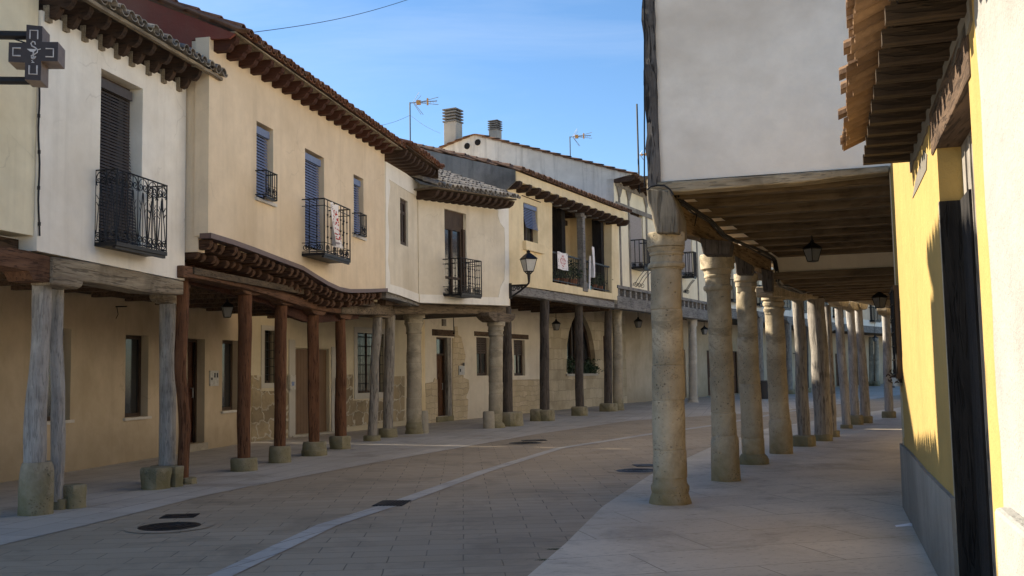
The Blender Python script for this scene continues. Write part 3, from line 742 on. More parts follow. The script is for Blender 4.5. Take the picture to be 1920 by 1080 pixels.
def column(bx, by, tx, ty, wb, wt, mat, label, group, cap='doric', capw=1.25, caph=.4, bol=None, bolmat='beam_mid', base='flare', bstones=None, jit=.012, seed=None, wob=.02, drums=5, cut=None):
    seed = seed if seed is not None else bx * .31
    Bc, T, r = axis(bx, by, tx, ty, wb); rt = wt / 2 / F_PX * Bc.y; H = T.z
    t = thing('stone_column', label, 'column', Bc, group)
    zb = 0.0
    if base == 'flare':
        zb = .30; b = MB(); b.lathe((Bc.x, Bc.y, -.02), (Bc.x, Bc.y, zb), [(0, r * 1.24), (.1, r * 1.25), (.3, r * 1.16), (.45, r * 1.07), (.55, r * 1.12), (.68, r * 1.13), (.78, r * 1.03), (1, r * 1.0)], 28, jit * 1.5, 5, 0, 0, seed)
        b.build('base', M['stone_b' if mat == 'stone_g' else mat], t, True)
    elif base == 'drum':
        zb = .62; b = MB(); b.lathe((Bc.x, Bc.y, -.02), (Bc.x, Bc.y, zb), [(0, r * 1.2), (.06, r * 1.17), (.5, r * 1.12), (.88, r * 1.14), (.94, r * 1.1), (1, r * .98)], 28, jit * 1.5, 4, 0, 0, seed)
        b.build('base', M[mat], t, True)
    elif base == 'low':
        zb = .16; b = MB(); b.lathe((Bc.x, Bc.y, -.02), (Bc.x, Bc.y, zb), [(0, r * 1.35), (.5, r * 1.36), (.8, r * 1.2), (1, r * 1.02)], 24, jit * 2, 4, 0, 0, seed); b.build('base', M['stone_b'], t, True)
    zc = H - caph; b = MB(); pr = []; S = Bc.copy()
    def ctr(z): k = z / H; return V((Bc.x + (T.x - Bc.x) * k, Bc.y + (T.y - Bc.y) * k, z))
    N = 40
    js = [(.13 + i * (.87 / drums) + .03 * math.sin(seed + i * 2.3)) for i in range(drums)]
    rr0 = lambda k: r * 1.0 + (rt - r) * k
    ks = sorted(set([i / N for i in range(N + 1)] + [j + e for j in js for e in (-.006, 0, .006) if 0 < j + e < 1]))
    for k in ks:
        rad = rr0(k); sh = 0
        for j in js:
            if abs(k - j) < .0005: sh = -.007
        di = sum(1 for j in js if j < k); rad *= 1 + .02 * math.sin(seed * 1.7 + di * 2.1)
        pr.append((k, rad + sh))
    zz0, zz1 = zb - .01, zc + .01
    cuts = [0.0] + [j for j in js if .06 < j < .96] + [1.0]
    for di, (k0, k1) in enumerate(zip(cuts, cuts[1:])):
        m = max(4, int((k1 - k0) * 26)); off = .004 * math.sin(seed * 2.7 + di * 1.9); f_ = 1 + .009 * math.sin(seed * 1.7 + di * 2.1)
        pr = [(0, (rr0(k0) - .006) * f_), (.012 / (k1 - k0) / H * 1.0, rr0(k0) * f_)] + [(q / m, rr0(k0 + (k1 - k0) * q / m) * f_) for q in range(1, m)] + [(1 - .012 / (k1 - k0) / H, rr0(k1) * f_), (1, (rr0(k1) - .006) * f_)]
        A_, B_ = ctr(zz0 + (zz1 - zz0) * k0), ctr(zz0 + (zz1 - zz0) * k1); dv = V((off, off * .5, 0))
        b.lathe(A_ + dv, B_ + dv, pr, 30, jit, 2.2, 0, 0, seed)
    if cut: cut(b)
    b.build('shaft', M[mat], t, True)
    b = MB()
    if cap == 'doric':
        q = [(0, 1.0), (.04, 1.0), (.08, 1.09), (.15, 1.1), (.2, 1.02), (.34, 1.02), (.4, 1.08), (.45, 1.17), (.5, 1.17), (.54, 1.12), (.7, 1.14), (.75, capw), (.98, capw * 1.01), (1, capw * .98)]
        b.lathe(ctr(zc), ctr(H), [(x, rt * y) for x, y in q], 30, jit * 1.4, 5, .0, 0, seed)
    elif cap == 'big':
        q = [(0, 1.0), (.04, 1.0), (.05, 1.12), (.09, 1.17), (.15, 1.17), (.18, 1.12), (.19, 1.03), (.38, 1.03), (.39, 1.10), (.44, 1.13), (.46, 1.07), (.5, 1.12), (.58, 1.22), (.6, capw * .98), (.62, capw * 1.08), (.96, capw * 1.08), (1, capw * 1.02)]
        b.lathe(ctr(zc), ctr(H), [(x, rt * y) for x, y in q], 36, jit * 1.6, 6, .06, 0, seed, R(-17 + 45))
    elif cap == 'square':
        q = [(0, 1.05), (.05, 1.1), (.12, 1.02), (.35, 1.06), (.55, 1.3), (.6, capw * .82), (.78, capw * .84), (.8, capw), (1, capw * .99)]
        b.lathe(ctr(zc), ctr(H), [(x, rt * y) for x, y in q], 28, jit, 5, .55, 0, seed, R(45 - 25))
    elif cap == 'banded':
        q = [(0, 1.0), (.1, 1.04), (.14, 1.12), (.24, 1.14), (.28, 1.0), (.34, 1.0), (.38, 1.1), (.5, 1.14), (.54, 1.02), (.58, 1.02), (.62, capw), (.97, capw * 1.02), (1, capw)]
        b.lathe(ctr(zc), ctr(H), [(x, rt * y) for x, y in q], 30, jit, 5, .1, 0, seed, R(-20))
    elif cap == 'plain':
        q = [(0, 1.0), (.3, 1.02), (.32, 1.1), (.5, 1.12), (.52, 1.05), (.6, 1.15), (.62, 1.22), (.96, 1.24), (1, 1.18)]
        b.lathe(ctr(zc), ctr(H), [(x, rt * y) for x, y in q], 28, jit * 2, 5, .0, 0, seed)
    b.build('capital', M[mat], t, True)
    for i, s in enumerate(bstones or []):
        c, tp, rr = axis(s[0], s[1], s[0], s[1] - s[3], s[2]); b = MB()
        b.lathe((c.x, c.y, -.02), (c.x, c.y, tp.z), [(0, rr), (.1, rr * 1.02), (.9, rr * .98), (1, rr * .9), (1, .01)], 18, .02, 4, s[4], 0, seed + i, R(50)); b.build('base_stone', M['stone_b'], t, True)
    if bol:
        W, L, hh, dd = bol; a = (V((T.x, T.y)) - W.A).dot(W.u); d = (V((T.x, T.y)) - W.A).dot(W.n); z = T.z; c = MB()
        prof = [(-L, hh), (-L, hh * .6), (-L * .8, hh * .25), (-L * .55, 0), (L * .55, 0), (L * .8, hh * .25), (L, hh * .6), (L, hh)]
        c.prism([W.P(a + x, z - .01 + y, d - dd) for x, y in prof], (W.n.x * 2 * dd, W.n.y * 2 * dd, 0)); c.build('bolster', M[bolmat], t, bevel=.015)
    return t
def proj(W, p0, p1):
    a = W.at(*p0)[0]; lo, hi = -1.0, 4.0
    f = lambda d: W.at(p1[0], p1[1], d)[0] - a
    s = f(lo) > 0
    for _ in range(50):
        m = (lo + hi) / 2
        if (f(m) > 0) == s: lo = m
        else: hi = m
    return (lo + hi) / 2
def aat(W, px, d=0.0): return W.at(px, 400, d)[0]
# planes of the left hand side
WP = Wall((-5.25, 11.5), slope=.192)
WH2 = Wall((-4.32, 14.39), slope=.2)
W3A = Wall((-2.79, 22.16), slope=.2)
W3B = Wall((-2.27, 24.65), (-.07, 28.7))
WH4 = Wall((-.15, 28.85), slope=.46)
WH5 = Wall((3.9, 37.7), slope=.51)
WC = Wall((-4.75, 14.5), slope=.178)          # columns under the beige house
WC3 = Wall((-3.05, 24.7), (-.45, 29.0))       # columns under the pale house
WB = Wall((-7.75, 15.2), (-5.95, 25.3))       # ground floor, tan
WS = Wall((-6.2, 24.0), (-3.3, 30.5))         # ground floor, stone and gate
WG3 = Wall((-3.3, 30.5), slope=.49)           # ground floor beyond

# ---------------- far left cream house
h = thing('cream_house', 'cream house at the far left edge, cut off by the photo, behind the cross sign', 'house', WP.P(-1, 0))
aE, zE = WP.at(68, 442); a0 = WP.at(0, 400)[0] - .9
_, zb0 = WP.at(0, 431)
b = MB(); b.panel(WP, [(a0, zb0), (aE - .004, zE), (aE - .004, 7.3), (a0, 7.3)], [], -.03, .3); b.build('wall', M['cream'], h)
b = MB(); b.strip(WP, [(-60, 446, 478), (0, 460, 497), (55, 471, 508), (64, 474, 526), (98, 482, 530)], -.02, -.34); b.build('beam', M['beam_red'], h)
b = MB(); b.wbox(WP, a0, aE, zb0 - .22, zb0 - .02, -.22, -.3); b.build('joist_ends', M['beam_dark'], h)
tile_roof('roof', WP, a0, aE - .05, 7.3, .45, 4.6, .38, M['tile_grey'], h, seed=2)
shell(WP, a0, aE, 2.95, 7.2, 4.6, h, M['cream'])
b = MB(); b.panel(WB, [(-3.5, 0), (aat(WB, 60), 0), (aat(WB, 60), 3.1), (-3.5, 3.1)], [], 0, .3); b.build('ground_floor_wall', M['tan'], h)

# ---------------- white plastered house with scrollwork balcony
h = thing('white_house', 'white plastered house with a tall dark blind and a scrolled iron balcony', 'house', WP.P(1.3, 0))
aL, zL = WP.at(68.5, 470); aR, zR = WP.at(346, 526); ZT = 5.62
rc = WP.rect(190, 128, 264, 478)
pj = proj(WP, (180, 318), (220, 317)); rc = (rc[0], rc[1], WP.at(313, 480, pj)[1] + .05, rc[3])
b = MB(); b.panel(WP, [(aL, zL), (aR, zR), (aR, ZT + .1), (aL, ZT + .1)], [rc], 0, .26); b.build('wall', M['white'], h)
f = window(WP, rc, .24, h, 'frame', .06, (.5,))
blind(WP, (rc[0] + .02, rc[1] - .1, rc[2], rc[3] - .16), -.14, M['blind_br'], f, .042, .16)
pj = proj(WP, (180, 318), (220, 317)); b0 = WP.at(180, 318)[0]; b1 = WP.at(313, 345, pj)[0]; zt_ = WP.at(220, 317, pj)[1]; zb_ = WP.at(313, 480, pj)[1]
balcony(WP, b0, b1, zb_ + .05, zt_, pj, h, 5, 2, 'lyre', .0075, .05, label='black wrought iron balcony with lyre scrolls')
pts = [(100, 481, 520), (128, 485, 526), (171, 492, 529), (204, 498, 535), (281, 514, 549), (334, 525, 552), (345, 527, 553)]
b = MB(); b.strip(WP, pts, .02, -.3); b.build('beam', M['beam_old'], h, bevel=.02)
b = MB(); q0 = WP.at(96, 530); q1 = WP.at(153, 534)
b.prism([WP.P(q0[0], q0[1] + .06, .03), WP.P(q0[0], q0[1] - .02, .03), WP.P(q1[0] - .35, q1[1] - .05, .03), WP.P(q1[0] - .1, q1[1] - .06, .03), WP.P(q1[0] - .02, q1[1] - .02, .03), WP.P(q1[0], q1[1] + .04, .03), WP.P(q1[0] - .05, q1[1] + .1, .03)], (WP.n.x * -.3, WP.n.y * -.3, 0)); b.build('bolster', M['beam_old'], h, bevel=.02)
zr = WP.at(330, 163)[1]
al = [aat(WP, x) for x in (82, 116, 152, 184, 214, 242, 274, 303, 332)]
ov = proj(WP, (345, 160), (392, 140))
prof = [(-.25, 0.02), (0, .02), (.03, -.0), (.12, -.035), (.22, -.02), (.3, .05), (.33, .10), (.36, .085), (.46, .07), (.54, .10), (.6, .16), (.62, .24), (-.25, .36)]
prof = [(d * ov / .7 if d > 0 else d, z) for d, z in prof]
rafters(WP, al, lambda a: zr + .02, prof, .085, M['rafter'], h)
b = MB(); a = al[0]; b.wbox(WP, a - .06, a + .02, zr - .05, zr + .14, -.02, .05); o = b.build('rafter_bracket', M['beam_old'], h)
copies(o, [(WP.u.x * (x - a), WP.u.y * (x - a), 0) for x in al[1:]])
zeave = zr + .27
tile_roof('roof', WP, aL - .06, aR + .3, zeave, ov + .08, 4.6, .34, M['tile_grey'], h, .185, wavy=.014, seed=5)
b = MB(); b.wbox(WP, aL - .04, aR + .28, zeave - .05, zeave - .005, ov - .02, ov + .04); b.build('eave_board', M['beam_old'], h)
shell(WP, aL, aR, 2.98, 5.6, 4.6, h, M['white'])
ws = [WB.rect(82, 613, 131, 787), WB.rect(236, 627, 277, 780)]
x0, x1 = aat(WB, 60) + .001, aat(WB, 333)
b = MB(); b.panel(WB, [(x0, 0), (x1, 0), (x1, 5.4), (x0, 5.4)], ws, 0, .28); b.build('ground_floor_wall', M['tan'], h)  # extra unseen height above the arcade ceiling keeps sun from leaking in
for r_ in ws: window(WB, r_, .2, h, 'frame', .07, (), (), 'sill', True)
joists(WP, aL + .3, aR - .2, 2.98, -.3, -2.6, 5, h)
b = MB(); c = WB.at(217, 575); b.tube([WB.P(c[0], c[1], 0), WB.P(c[0], c[1], .22)], .012, 5); b.tube([WB.P(c[0], c[1], .02), WB.P(c[0], c[1] - .14, .05), WB.P(c[0] - .02, c[1] - .22, .02)], .006, 4)
tag(b.build('lamp_hook', M['iron'], loc=WB.P(c[0], c[1])), 'bare black lamp hook on the tan arcade wall, above the small window', 'hook')
# cable down the joint of the two houses
b = MB(); pts = []
for i in range(14):
    py = 150 + i * 22.5; a, z = WP.at(70 + 1.2 * math.sin(i * 1.1), py); pts.append(WP.P(a, z, .02))
b.tube(pts, .011, 6)
for q in pts[::3]: b.lathe(q - V((0, 0, .02)), q + V((0, 0, .02)), [(0, .018), (1, .018)], 6)
tag(b.build('wall_cable', M['iron'], loc=pts[-1]), 'thin black cable clipped down the joint between cream and white houses', 'cable')

# ---------------- pharmacy cross
yS = 10.0
def crossP(px, py, dd): p = AT(px, py, yS); return V((p.x, p.y + dd, p.z))
t = thing('cross_sign', 'dark box cross sign with a pale snake and bowl emblem, on two iron arms', 'sign', AT(66, 100, yS))
A0 = AT(49, 47, yS); sc_ = yS / F_PX
ox, oz = AT(63, 98, yS).x, AT(63, 98, yS).z; dep = .27
fu = V((.985, .17, 0)).normalized(); fb = V((-.17, .985, 0))
def Cp(u, v, d): return V((ox, yS, oz)) + fu * (u * sc_) + V((0, 0, v * sc_)) + fb * d
arms = [(-15, 16), (52, 52)]
outl = [(-14, 54), (15, 52), (15, 21), (44, 22), (44, -16), (14, -17), (14, -55), (-15, -54), (-15, -21), (-45, -20), (-45, 18), (-14, 18)]
b = MB(); n = len(outl); fr_ = [Cp(u, v, 0) for u, v in outl]; bk = [Cp(u, v, dep) for u, v in outl]
tr = tessellate_polygon([[V((u, v, 0)) for u, v in outl]])
for q in tr: b.face([fr_[j] for j in q]); b.face([bk[j] for j in q])
b.k = 1
for j in range(n): b.face([fr_[j], fr_[(j + 1) % n], bk[(j + 1) % n], bk[j]])
b.build('box', [M['sign'], M['sign_side']], t)
b = MB()
def ln(pts, r=.008): b.tube([Cp(u, v, -.004) for u, v in pts], r, 4)
ln([(-7, 26), (-7, 43), (7, 43), (7, 26)]); ln([(-7, -26), (-7, -43), (7, -43), (7, -26)]); ln([(-23, 7), (-37, 7), (-37, -8), (-23, -8)]); ln([(22, 8), (36, 8), (36, -8), (22, -8)])
ln([(3, 15), (2, 20), (-2, 21), (-5, 17), (-3, 12), (3, 9), (7, 5), (7, 0), (2, -4), (-4, -7), (-3, -12), (2, -12), (4, -8)], .007)
b.face([Cp(-12, 6, -.006), Cp(-6, 1, -.006), Cp(0, 0, -.006), Cp(4, 3, -.006), Cp(5, 6, -.006)]); ln([(8, 5), (13, 7)], .006); ln([(0, 0), (0, -8), (-1, -14)], .007); ln([(-3, -16), (-1, -18)], .005)
b.face([Cp(-4, -21, -.006), Cp(3, -21, -.006), Cp(0, -18.5, -.006), Cp(-1, -18.5, -.006)])
b.build('emblem', M['sign_line'], t)
b = MB()
for (v, r_) in ((41, .045), (-49, .04)): b.tube([Cp(-14, v, dep * .5), Cp(-150, v - 3, dep * .5)], r_, 8)
b.tube([Cp(-14, 22, .1), Cp(-52, 36, dep * .5)], .008, 5)
b.build('bracket', M['iron'], t)

# ---------------- beige house with the wavy ledge
h = thing('beige_house', 'beige house with three sky-tinted blinds, oxblood eaves and a wavy ledge below', 'house', WH2.P(3.5, 0))
bot = [(390, 441), (430, 453), (470, 467), (520, 486), (563, 502), (585, 516), (610, 531), (632, 541), (652, 545), (690, 544.5), (722.5, 543)]
aR, _ = WH2.at(722.5, 500); bz = [WH2.at(*p) for p in bot]
rs = [WH2.rect(481, 226, 512, 382), WH2.rect(572, 277, 608, 474), WH2.rect(663, 326, 682, 447)]
ZT = 6.3
b = MB(); b.panel(WH2, [(a, z) for a, z in bz] + [(aR, ZT + .15), (bz[0][0], ZT + .15)], rs, 0, .22); b.build('wall', M['beige'], h)
b = MB(); WSd = Wall(tuple((WH2.A - WH2.n * .62)), tuple(WH2.A)); zsb = WP.at(347, 470)[1]
WSd = Wall((WH2.A - WH2.n * 5.2).to_tuple(), WH2.A.to_tuple())
L = WSd.L
b.panel(WSd, [(0, zsb - .02), (WSd.at(371, 470)[0], zsb - .02), (WSd.at(371, 470)[0], bz[0][1] - .02), (L - .003, bz[0][1] - .02), (L - .003, ZT + .12), (0, ZT + .12)], [], 0, .2); b.build('side_wall', M['beige'], h)
# oxblood gable above the neighbour's roof
ov = proj(WH2, (390, 80), (434, 64)); zf = WH2.at(400, 96)[1]; PT2 = .44
zg = lambda t: zf + .215 + (ov + .1 + t) * PT2
b = MB()
b.panel(WSd, [(0, 5.85), (L - .36, 5.85), (L - .30, 6.0), (L - .30, zf + .16), (L + ov * .8, zf + .14), (L + ov + .02, zf + .2), (0, zg(L))], [], .012, .05); b.build('gable', M['oxblood'], h)
b = MB(); 
for i in range(14):
    x = L + ov + .1 - i * .42; b.lathe(WSd.P(x + .03, zg(L - x) + .02, .0), WSd.P(x - .46, zg(L - x + .46) + .05, .0), [(0, .095), (1, .08)], 10)
b.build('verge_tiles', M['tile_brown'], h)
for i, r_ in enumerate(rs):
    f = window(WH2, r_, .2, h, 'frame', .05, (.5,), sill='sill' if i != 1 else None)
    blind(WH2, (r_[0] + .01, r_[1] - .03, r_[2] + .03, r_[3] - .14), -.1, M['blind_sky'], f, .05, .05)
ov = proj(WH2, (390, 80), (434, 64))
zf = WH2.at(400, 96)[1]
prof = [(-.2, 0), (ov * .55, 0), (ov * .68, .03), (ov * .76, .09), (ov * .86, .10), (ov * .95, .13), (ov * .97, .2), (-.2, .24)]
al = span(aat(WH2, 402), aat(WH2, 716), 20)
zr1 = WH2.at(716, 288)[1]
zfun = lambda a: zf + (zr1 - zf) * (a - al[0]) / (al[-1] - al[0])
rafters(WH2, al, zfun, prof, .12, M['rafter_red'], h)
b = MB(); b.wbox(WH2, -.01, aR + .1, zf + .215, zf + .24, -.1, ov + .02); b.build('eave_board', M['beam_old'], h)
tile_roof('roof', WH2, -.03, aR + .1, zf + .235, ov + .1, 5.0, PT2, M['tile_red'], h, .2, seed=9)
shell(WH2, .02, aR, 3.0, 6.2, 5.0, h, M['beige'])
# ledge: flashing and two rows of joist ends
LP = [(a, z + .10, z) for a, z in bz]
b = MB(); 
b.strip(WH2, [(a - .02 if i == 0 else a, z + .03, z - .045) for i, (a, z) in enumerate(bz)], .06, -.12, False); b.build('ledge_flashing', M['flash'], h)
def zled(a):
    for (p, q) in zip(bz, bz[1:]):
        if p[0] <= a <= q[0]: return p[1] + (q[1] - p[1]) * (a - p[0]) / (q[0] - p[0])
    return bz[0][1] if a < bz[0][0] else bz[-1][1]
def overhang(a): return .62
ja = span(.08, aR - .1, 34)
rnd = random.Random(4)
b = MB()
ob0 = None
for row, (dz, d1, hh) in enumerate(((-.05, .0, .14), (-.195, -.2, .12))):
    mb = MB(); a = ja[0]; z = 0
    mb.prism([WH2.P(a - .055, z + q[1], q[0]) for q in ((-.75, 0), (d1 - .02, 0), (d1, -.03), (d1 - .01, -.08), (d1 - .06, -hh), (-.75, -hh))], (WH2.u.x * .11, WH2.u.y * .11, 0))
    o = mb.build('joist_end', M['joist_red'], h, bevel=.01)
    ol = copies(o, [(WH2.u.x * (x - a) + WH2.n.x * (j_ := rnd.uniform(-.05, .025)) + rnd.uniform(-.025, .025), WH2.u.y * (x - a) + WH2.n.y * j_, zled(x) + dz + rnd.uniform(-.02, .014)) for x in ja[1:]])
    o.location.z += zled(a) + dz
b = MB(); b.strip(WH2, [(a, z - .05, z - .62) for a, z in bz], -.62, -.72, False); b.build('ledge_backing', M['rafter_red'], h)
b = MB(); b.wbox(WSd, L - .62, L - .37, bz[0][1] - .10, bz[0][1] - .22, -.35, -.01); b.build('corner_block', M['beam_red'], h)
# main beam on the posts
bp = [(344, 497, 520), (375, 503, 523), (420, 513, 532), (460, 524, 541), (500, 536, 552), (530, 546, 562), (565, 557, 574), (600, 566, 582), (640, 574, 588)]
b = MB(); b.strip(WC, bp, .17, -.15); b.build('beam', M['beam_red'], h, bevel=.02)
b = MB(); b.strip(WC, [(640.5, 569, 588.5), (665, 571, 589), (700, 570, 590), (737, 569, 590)], .17, -.15); b.build('beam', M['beam_mid'], h, bevel=.02)
# ground floor, tan half
rs = [WB.rect(352, 634, 383, 843), WB.rect(417, 637, 447, 768)]; rs[0] = (rs[0][0], rs[0][1], .16, rs[0][3])
x0, x1 = aat(WB, 333) + .001, WB.L - .55
x1 = aat(WB, 470)
b = MB(); b.panel(WB, [(x0, 0), (x1, 0), (x1, 6.0), (x0, 6.0)], rs, 0, .3); b.build('ground_floor_wall', M['tan'], h)  # raised unseen past the ceiling to block sun leaking onto the road
door(WB, rs[0], .26, h, 'door_dark', 4)
b = MB(); b.wbox(WB, rs[0][0] - .1, rs[0][1] + .1, .002, .155, -.3, .04); b.build('door_step', M['stone_c'], h)
window(WB, rs[1], .2, h, 'frame', .07, (), (), 'sill', True)
a, z = WB.at(392, 724); a2, z2 = WB.at(408, 695); b = MB(); b.wbox(WB, a, a2, z, z2, .001, .03); o = b.build('intercom_panel', M['white_pl'], h)
b = MB(); 
for k in (.45, .75): b.wbox(WB, a + (a2 - a) * k, a + (a2 - a) * (k + .13), z + (z2 - z) * .55, z + (z2 - z) * .85, .031, .037)
b.wbox(WB, a + (a2 - a) * .1, a + (a2 - a) * .22, z + (z2 - z) * .4, z + (z2 - z) * .55, .031, .04); b.build('buttons', M['iron'], o)
# ground floor, stone half with gate
s_w = WS.rect(495, 610, 515, 718); s_g = WS.rect(553, 652, 618, 805); s_g = (s_g[0], s_g[1], .06, s_g[3]); s_b = WS.rect(669, 613, 720, 735)
x0 = aat(WS, 470); x1 = aat(WS, 790)
b = MB(); b.panel(WS, [(x0, 0), (x1, 0), (x1, 6.3), (x0, 6.3)], [s_w, s_g, s_b], 0, .25); b.build('ground_floor_wall', M['grey_low'], h)  # unseen upper part added above the arcade to stop a sun leak
def stone_face(W, poly, house, mat, name='stone_facing', d=.03):
    b = MB(); b.panel(W, [W.at(*p) for p in poly], [], d, d + .02); return b.build(name, M[mat], house)
stone_face(WS, [(471, 829), (539, 816.5), (539, 722), (520, 722), (520, 733), (488, 733), (488, 703), (471, 704)], h, 'rubble')
stone_face(WS, [(640, 801), (757, 788), (757, 705), (727, 706), (727, 749), (660, 751), (660, 702), (640, 703)], h, 'rubble')
b = MB()
for r_, e in ((s_b, .16), (s_w, .12)):
    b = MB(); frame_box(b, WS, (r_[0] - e, r_[1] + e, r_[2] - e, r_[3] + .0), e, .002, .022); b.build('window_surround', M['trimgrey'], h)
a_, b_ = aat(WS, 541), aat(WS, 552.5); b = MB(); b.wbox(WS, a_, b_, .02, s_g[3] + .2, .002, .025); b.build('gate_surround', M['trimgrey'], h); a_, b_ = aat(WS, 620), aat(WS, 639); b = MB(); b.wbox(WS, a_, b_, .02, s_g[3] + .05, .002, .025)
b.build('gate_surround', M['trimgrey'], h)
b = MB(); b.wbox(WS, s_g[0], s_g[1], s_g[2], s_g[3] - .03, -.16, -.1)
for i in range(1, 12): x = s_g[0] + (s_g[1] - s_g[0]) * i / 12; b.wbox(WS, x - .004, x + .004, s_g[2] + .02, s_g[3] - .05, -.1, -.096)
b.build('gate', M['door_tan'], h)
b = MB(); b.wbox(WS, s_g[0] - .15, s_g[1] + .12, .002, .055, -.2, .06); b.build('door_step', M['stone_w'], h)
for r_, nv, nh in ((s_w, 4, 7), (s_b, 9, 7)):
    f = window(WS, r_, .18, h, 'frame', .06, (.5,)); grille(WS, r_, h, -.03, nv, nh, .009)
a, z = WS.at(537, 731); a2, z2 = WS.at(547, 703); b = MB(); b.wbox(WS, a, a2, z, z2, .035, .12); o = b.build('meter_box', M['white_pl'], h)
b = MB(); zc = z + (z2 - z) * .72; am = (a + a2) / 2; b.lathe(WS.P(am, zc, .12), WS.P(am, zc + .001, .124), [(0, .05), (1, .05)], 12); b.wbox(WS, am - .05, am + .05, z + .1, z + .2, .121, .125); b.build('mark', M['blue_pl'], o)
a, z = WS.at(627, 733); a2, z2 = WS.at(637, 709); b = MB(); b.wbox(WS, a, a2, z, z2, .03, .16); b.build('letter_box', M['iron'], h)
b = MB(); a, z = WB.at(466, 660); zt = 3.0; b.tube([WB.P(a, zt, .05), WB.P(a - .02, z + .8, .06), WB.P(a - .06, z + .05, .06)], .02, 6); b.build('drain_pipe', M['iron'], h)
joists(WC, .6, 8.5, 3.0, -.2, -2.4, 9, h)
# balconies of the beige house
pj = proj(WH2, (566, 376), (608, 372)); b0 = WH2.at(566, 376)[0]; b1 = WH2.at(656, 396, pj)[0]; zt_ = WH2.at(608, 372, pj)[1]; zb_ = WH2.at(608, 473, pj)[1]
BH2 = (b0, b1, zb_, zt_, pj)
balcony(WH2, b0, b1, zb_, zt_, pj, h, 8, 3, 'knots', .009, .05, label='long black balcony with knotted bars and a scrolled skirt')
for (l, t_, r, bt) in ((479, 320, 519, 374), (660, 400, 687, 442)):
    a0_, z1_ = WH2.at(l, t_); a1_, z0_ = WH2.at(r, bt, .18)
    bb = balcony(WH2, a0_, a1_, z0_, z1_, .18, h, 5, 0, 'twist', .008, 0, label='small black window guard with curled bars')

def cloth(W, a0, a1, z0, z1, d, label, name='cloth_banner', emb=True, drift=0.0, wav=.02):
    b = MB(); nx, nz = 14, 16; g = []
    for j in range(nz + 1):
        row = []
        for i in range(nx + 1):
            x, y = i / nx, j / nz
            row.append(b.pt(W.P(a0 + (a1 - a0) * x + drift * y * y, z1 + (z0 - z1) * y + .01 * math.sin(x * 9), d + wav * math.sin(x * 11 + y * 2) * (.3 + y)), (x, y)))
        g.append(row)
    for j in range(nz):
        for i in range(nx): b.idx([g[j][i], g[j][i + 1], g[j + 1][i + 1], g[j + 1][i]])
    c = W.P((a0 + a1) / 2, z0, d); t = thing(name, label, 'banner', c)
    b.build('cloth', M['cloth'], t, True)
    if emb:
        for mat, spots in (('red', [(.5, .5, .10, .30), (.5, .5, .26, .10), (.38, .36, .07, .06), (.62, .36, .07, .06), (.38, .64, .07, .06), (.62, .64, .07, .06), (.5, .18, .08, .05), (.5, .78, .08, .04), (.3, .5, .05, .09), (.7, .5, .05, .09)]),
                           ('grey_emb', [(.1, .1, .10, .07), (.9, .1, .10, .07), (.12, .86, .12, .08), (.88, .84, .14, .10), (.5, .9, .1, .02), (.08, .5, .03, .1), (.92, .5, .03, .1)])):
            e = MB()
            for (x, y, rx, ry) in spots:
                for k in range(14):
                    xx, yy = x + random.uniform(-rx, rx), y + random.uniform(-ry, ry); s = .016
                    P = lambda u, v: W.P(a0 + (a1 - a0) * u + drift * v * v, z1 + (z0 - z1) * v + .01 * math.sin(u * 9), d + wav * math.sin(u * 11 + v * 2) * (.3 + v) + .006)
                    e.face([P(xx - s * 1.6, yy), P(xx, yy - s), P(xx + s * 1.6, yy), P(xx, yy + s)])
            e.build('embroidery', M[mat], t, recalc=False)
    return t
a0_, z1_ = WH2.at(619, 379, pj + .03); a1_, z0_ = WH2.at(639, 466, pj + .03)
cloth(WH2, a0_, a0_ + (a1_ - a0_) * .85, z0_, z1_, pj + .035, 'narrow white embroidered cloth hanging folded from the beige house balcony', drift=.12, wav=.05)

# ---------------- pale house with white border
h = thing('pale_house', 'pale beige house with a white scalloped border and low mossy grey roof', 'house', W3B.P(1.5, 0))
# left face
eA = aat(W3A, 786.5)
bl = [W3A.at(723, 545), W3A.at(750, 553.5), W3A.at(787, 567)]
rw = W3A.rect(750, 370, 765, 463)
top3 = 6.25
zs = lambda px, py: W3A.at(px, py)
b = MB(); b.panel(W3A, [(0.01, bl[0][1]), (bl[1][0], bl[1][1]), (eA, bl[2][1]), (eA, top3), (0.01, top3)], [rw], 0, .25); b.build('wall', M['h3'], h)
f = window(W3A, rw, .1, h, 'frame', .09, (.5,), (.72,))
rd = W3B.rect(833, 391, 876, 560)
zbB0 = W3B.at(787, 567)[1]; zbB1 = W3B.at(952, 573)[1]; eB = aat(W3B, 953.5)
b = MB(); b.panel(W3B, [(0, zbB0), (eB, zbB1), (eB, 6.35), (0, 6.2)], [rd], 0, .25); b.build('wall', M['h3'], h)
# white border, proud of the wall
b = MB()
b.panel(W3A, [zs(722.8, 546), zs(750, 554), zs(786.5, 567.5), zs(786.5, 552), zs(752, 539), zs(731, 533), zs(730, 512), zs(726.5, 490), zs(729, 440), zs(726, 400), zs(731, 350), zs(728, 336), zs(745, 347), zs(770, 362), zs(786.5, 370), zs(786.5, 345), zs(760, 325), zs(722.8, 303)], [], .012, .02)
zz = lambda px, py: W3B.at(px, py)
b.panel(W3B, [zz(786.8, 567.5), zz(953.2, 573), zz(953.2, 372), zz(786.8, 345), zz(786.8, 370.5), zz(830, 378.5), zz(880, 386.5), zz(925, 392.5), zz(934, 393.5), zz(933, 404), zz(937, 418), zz(945, 428), zz(946, 450), zz(946.5, 500), zz(945, 525), zz(938, 538), zz(936, 548), zz(934, 557.5), zz(902, 557), zz(832, 553), zz(786.8, 552)], [], .012, .02)
b.build('white_border', M['h3band'], h)
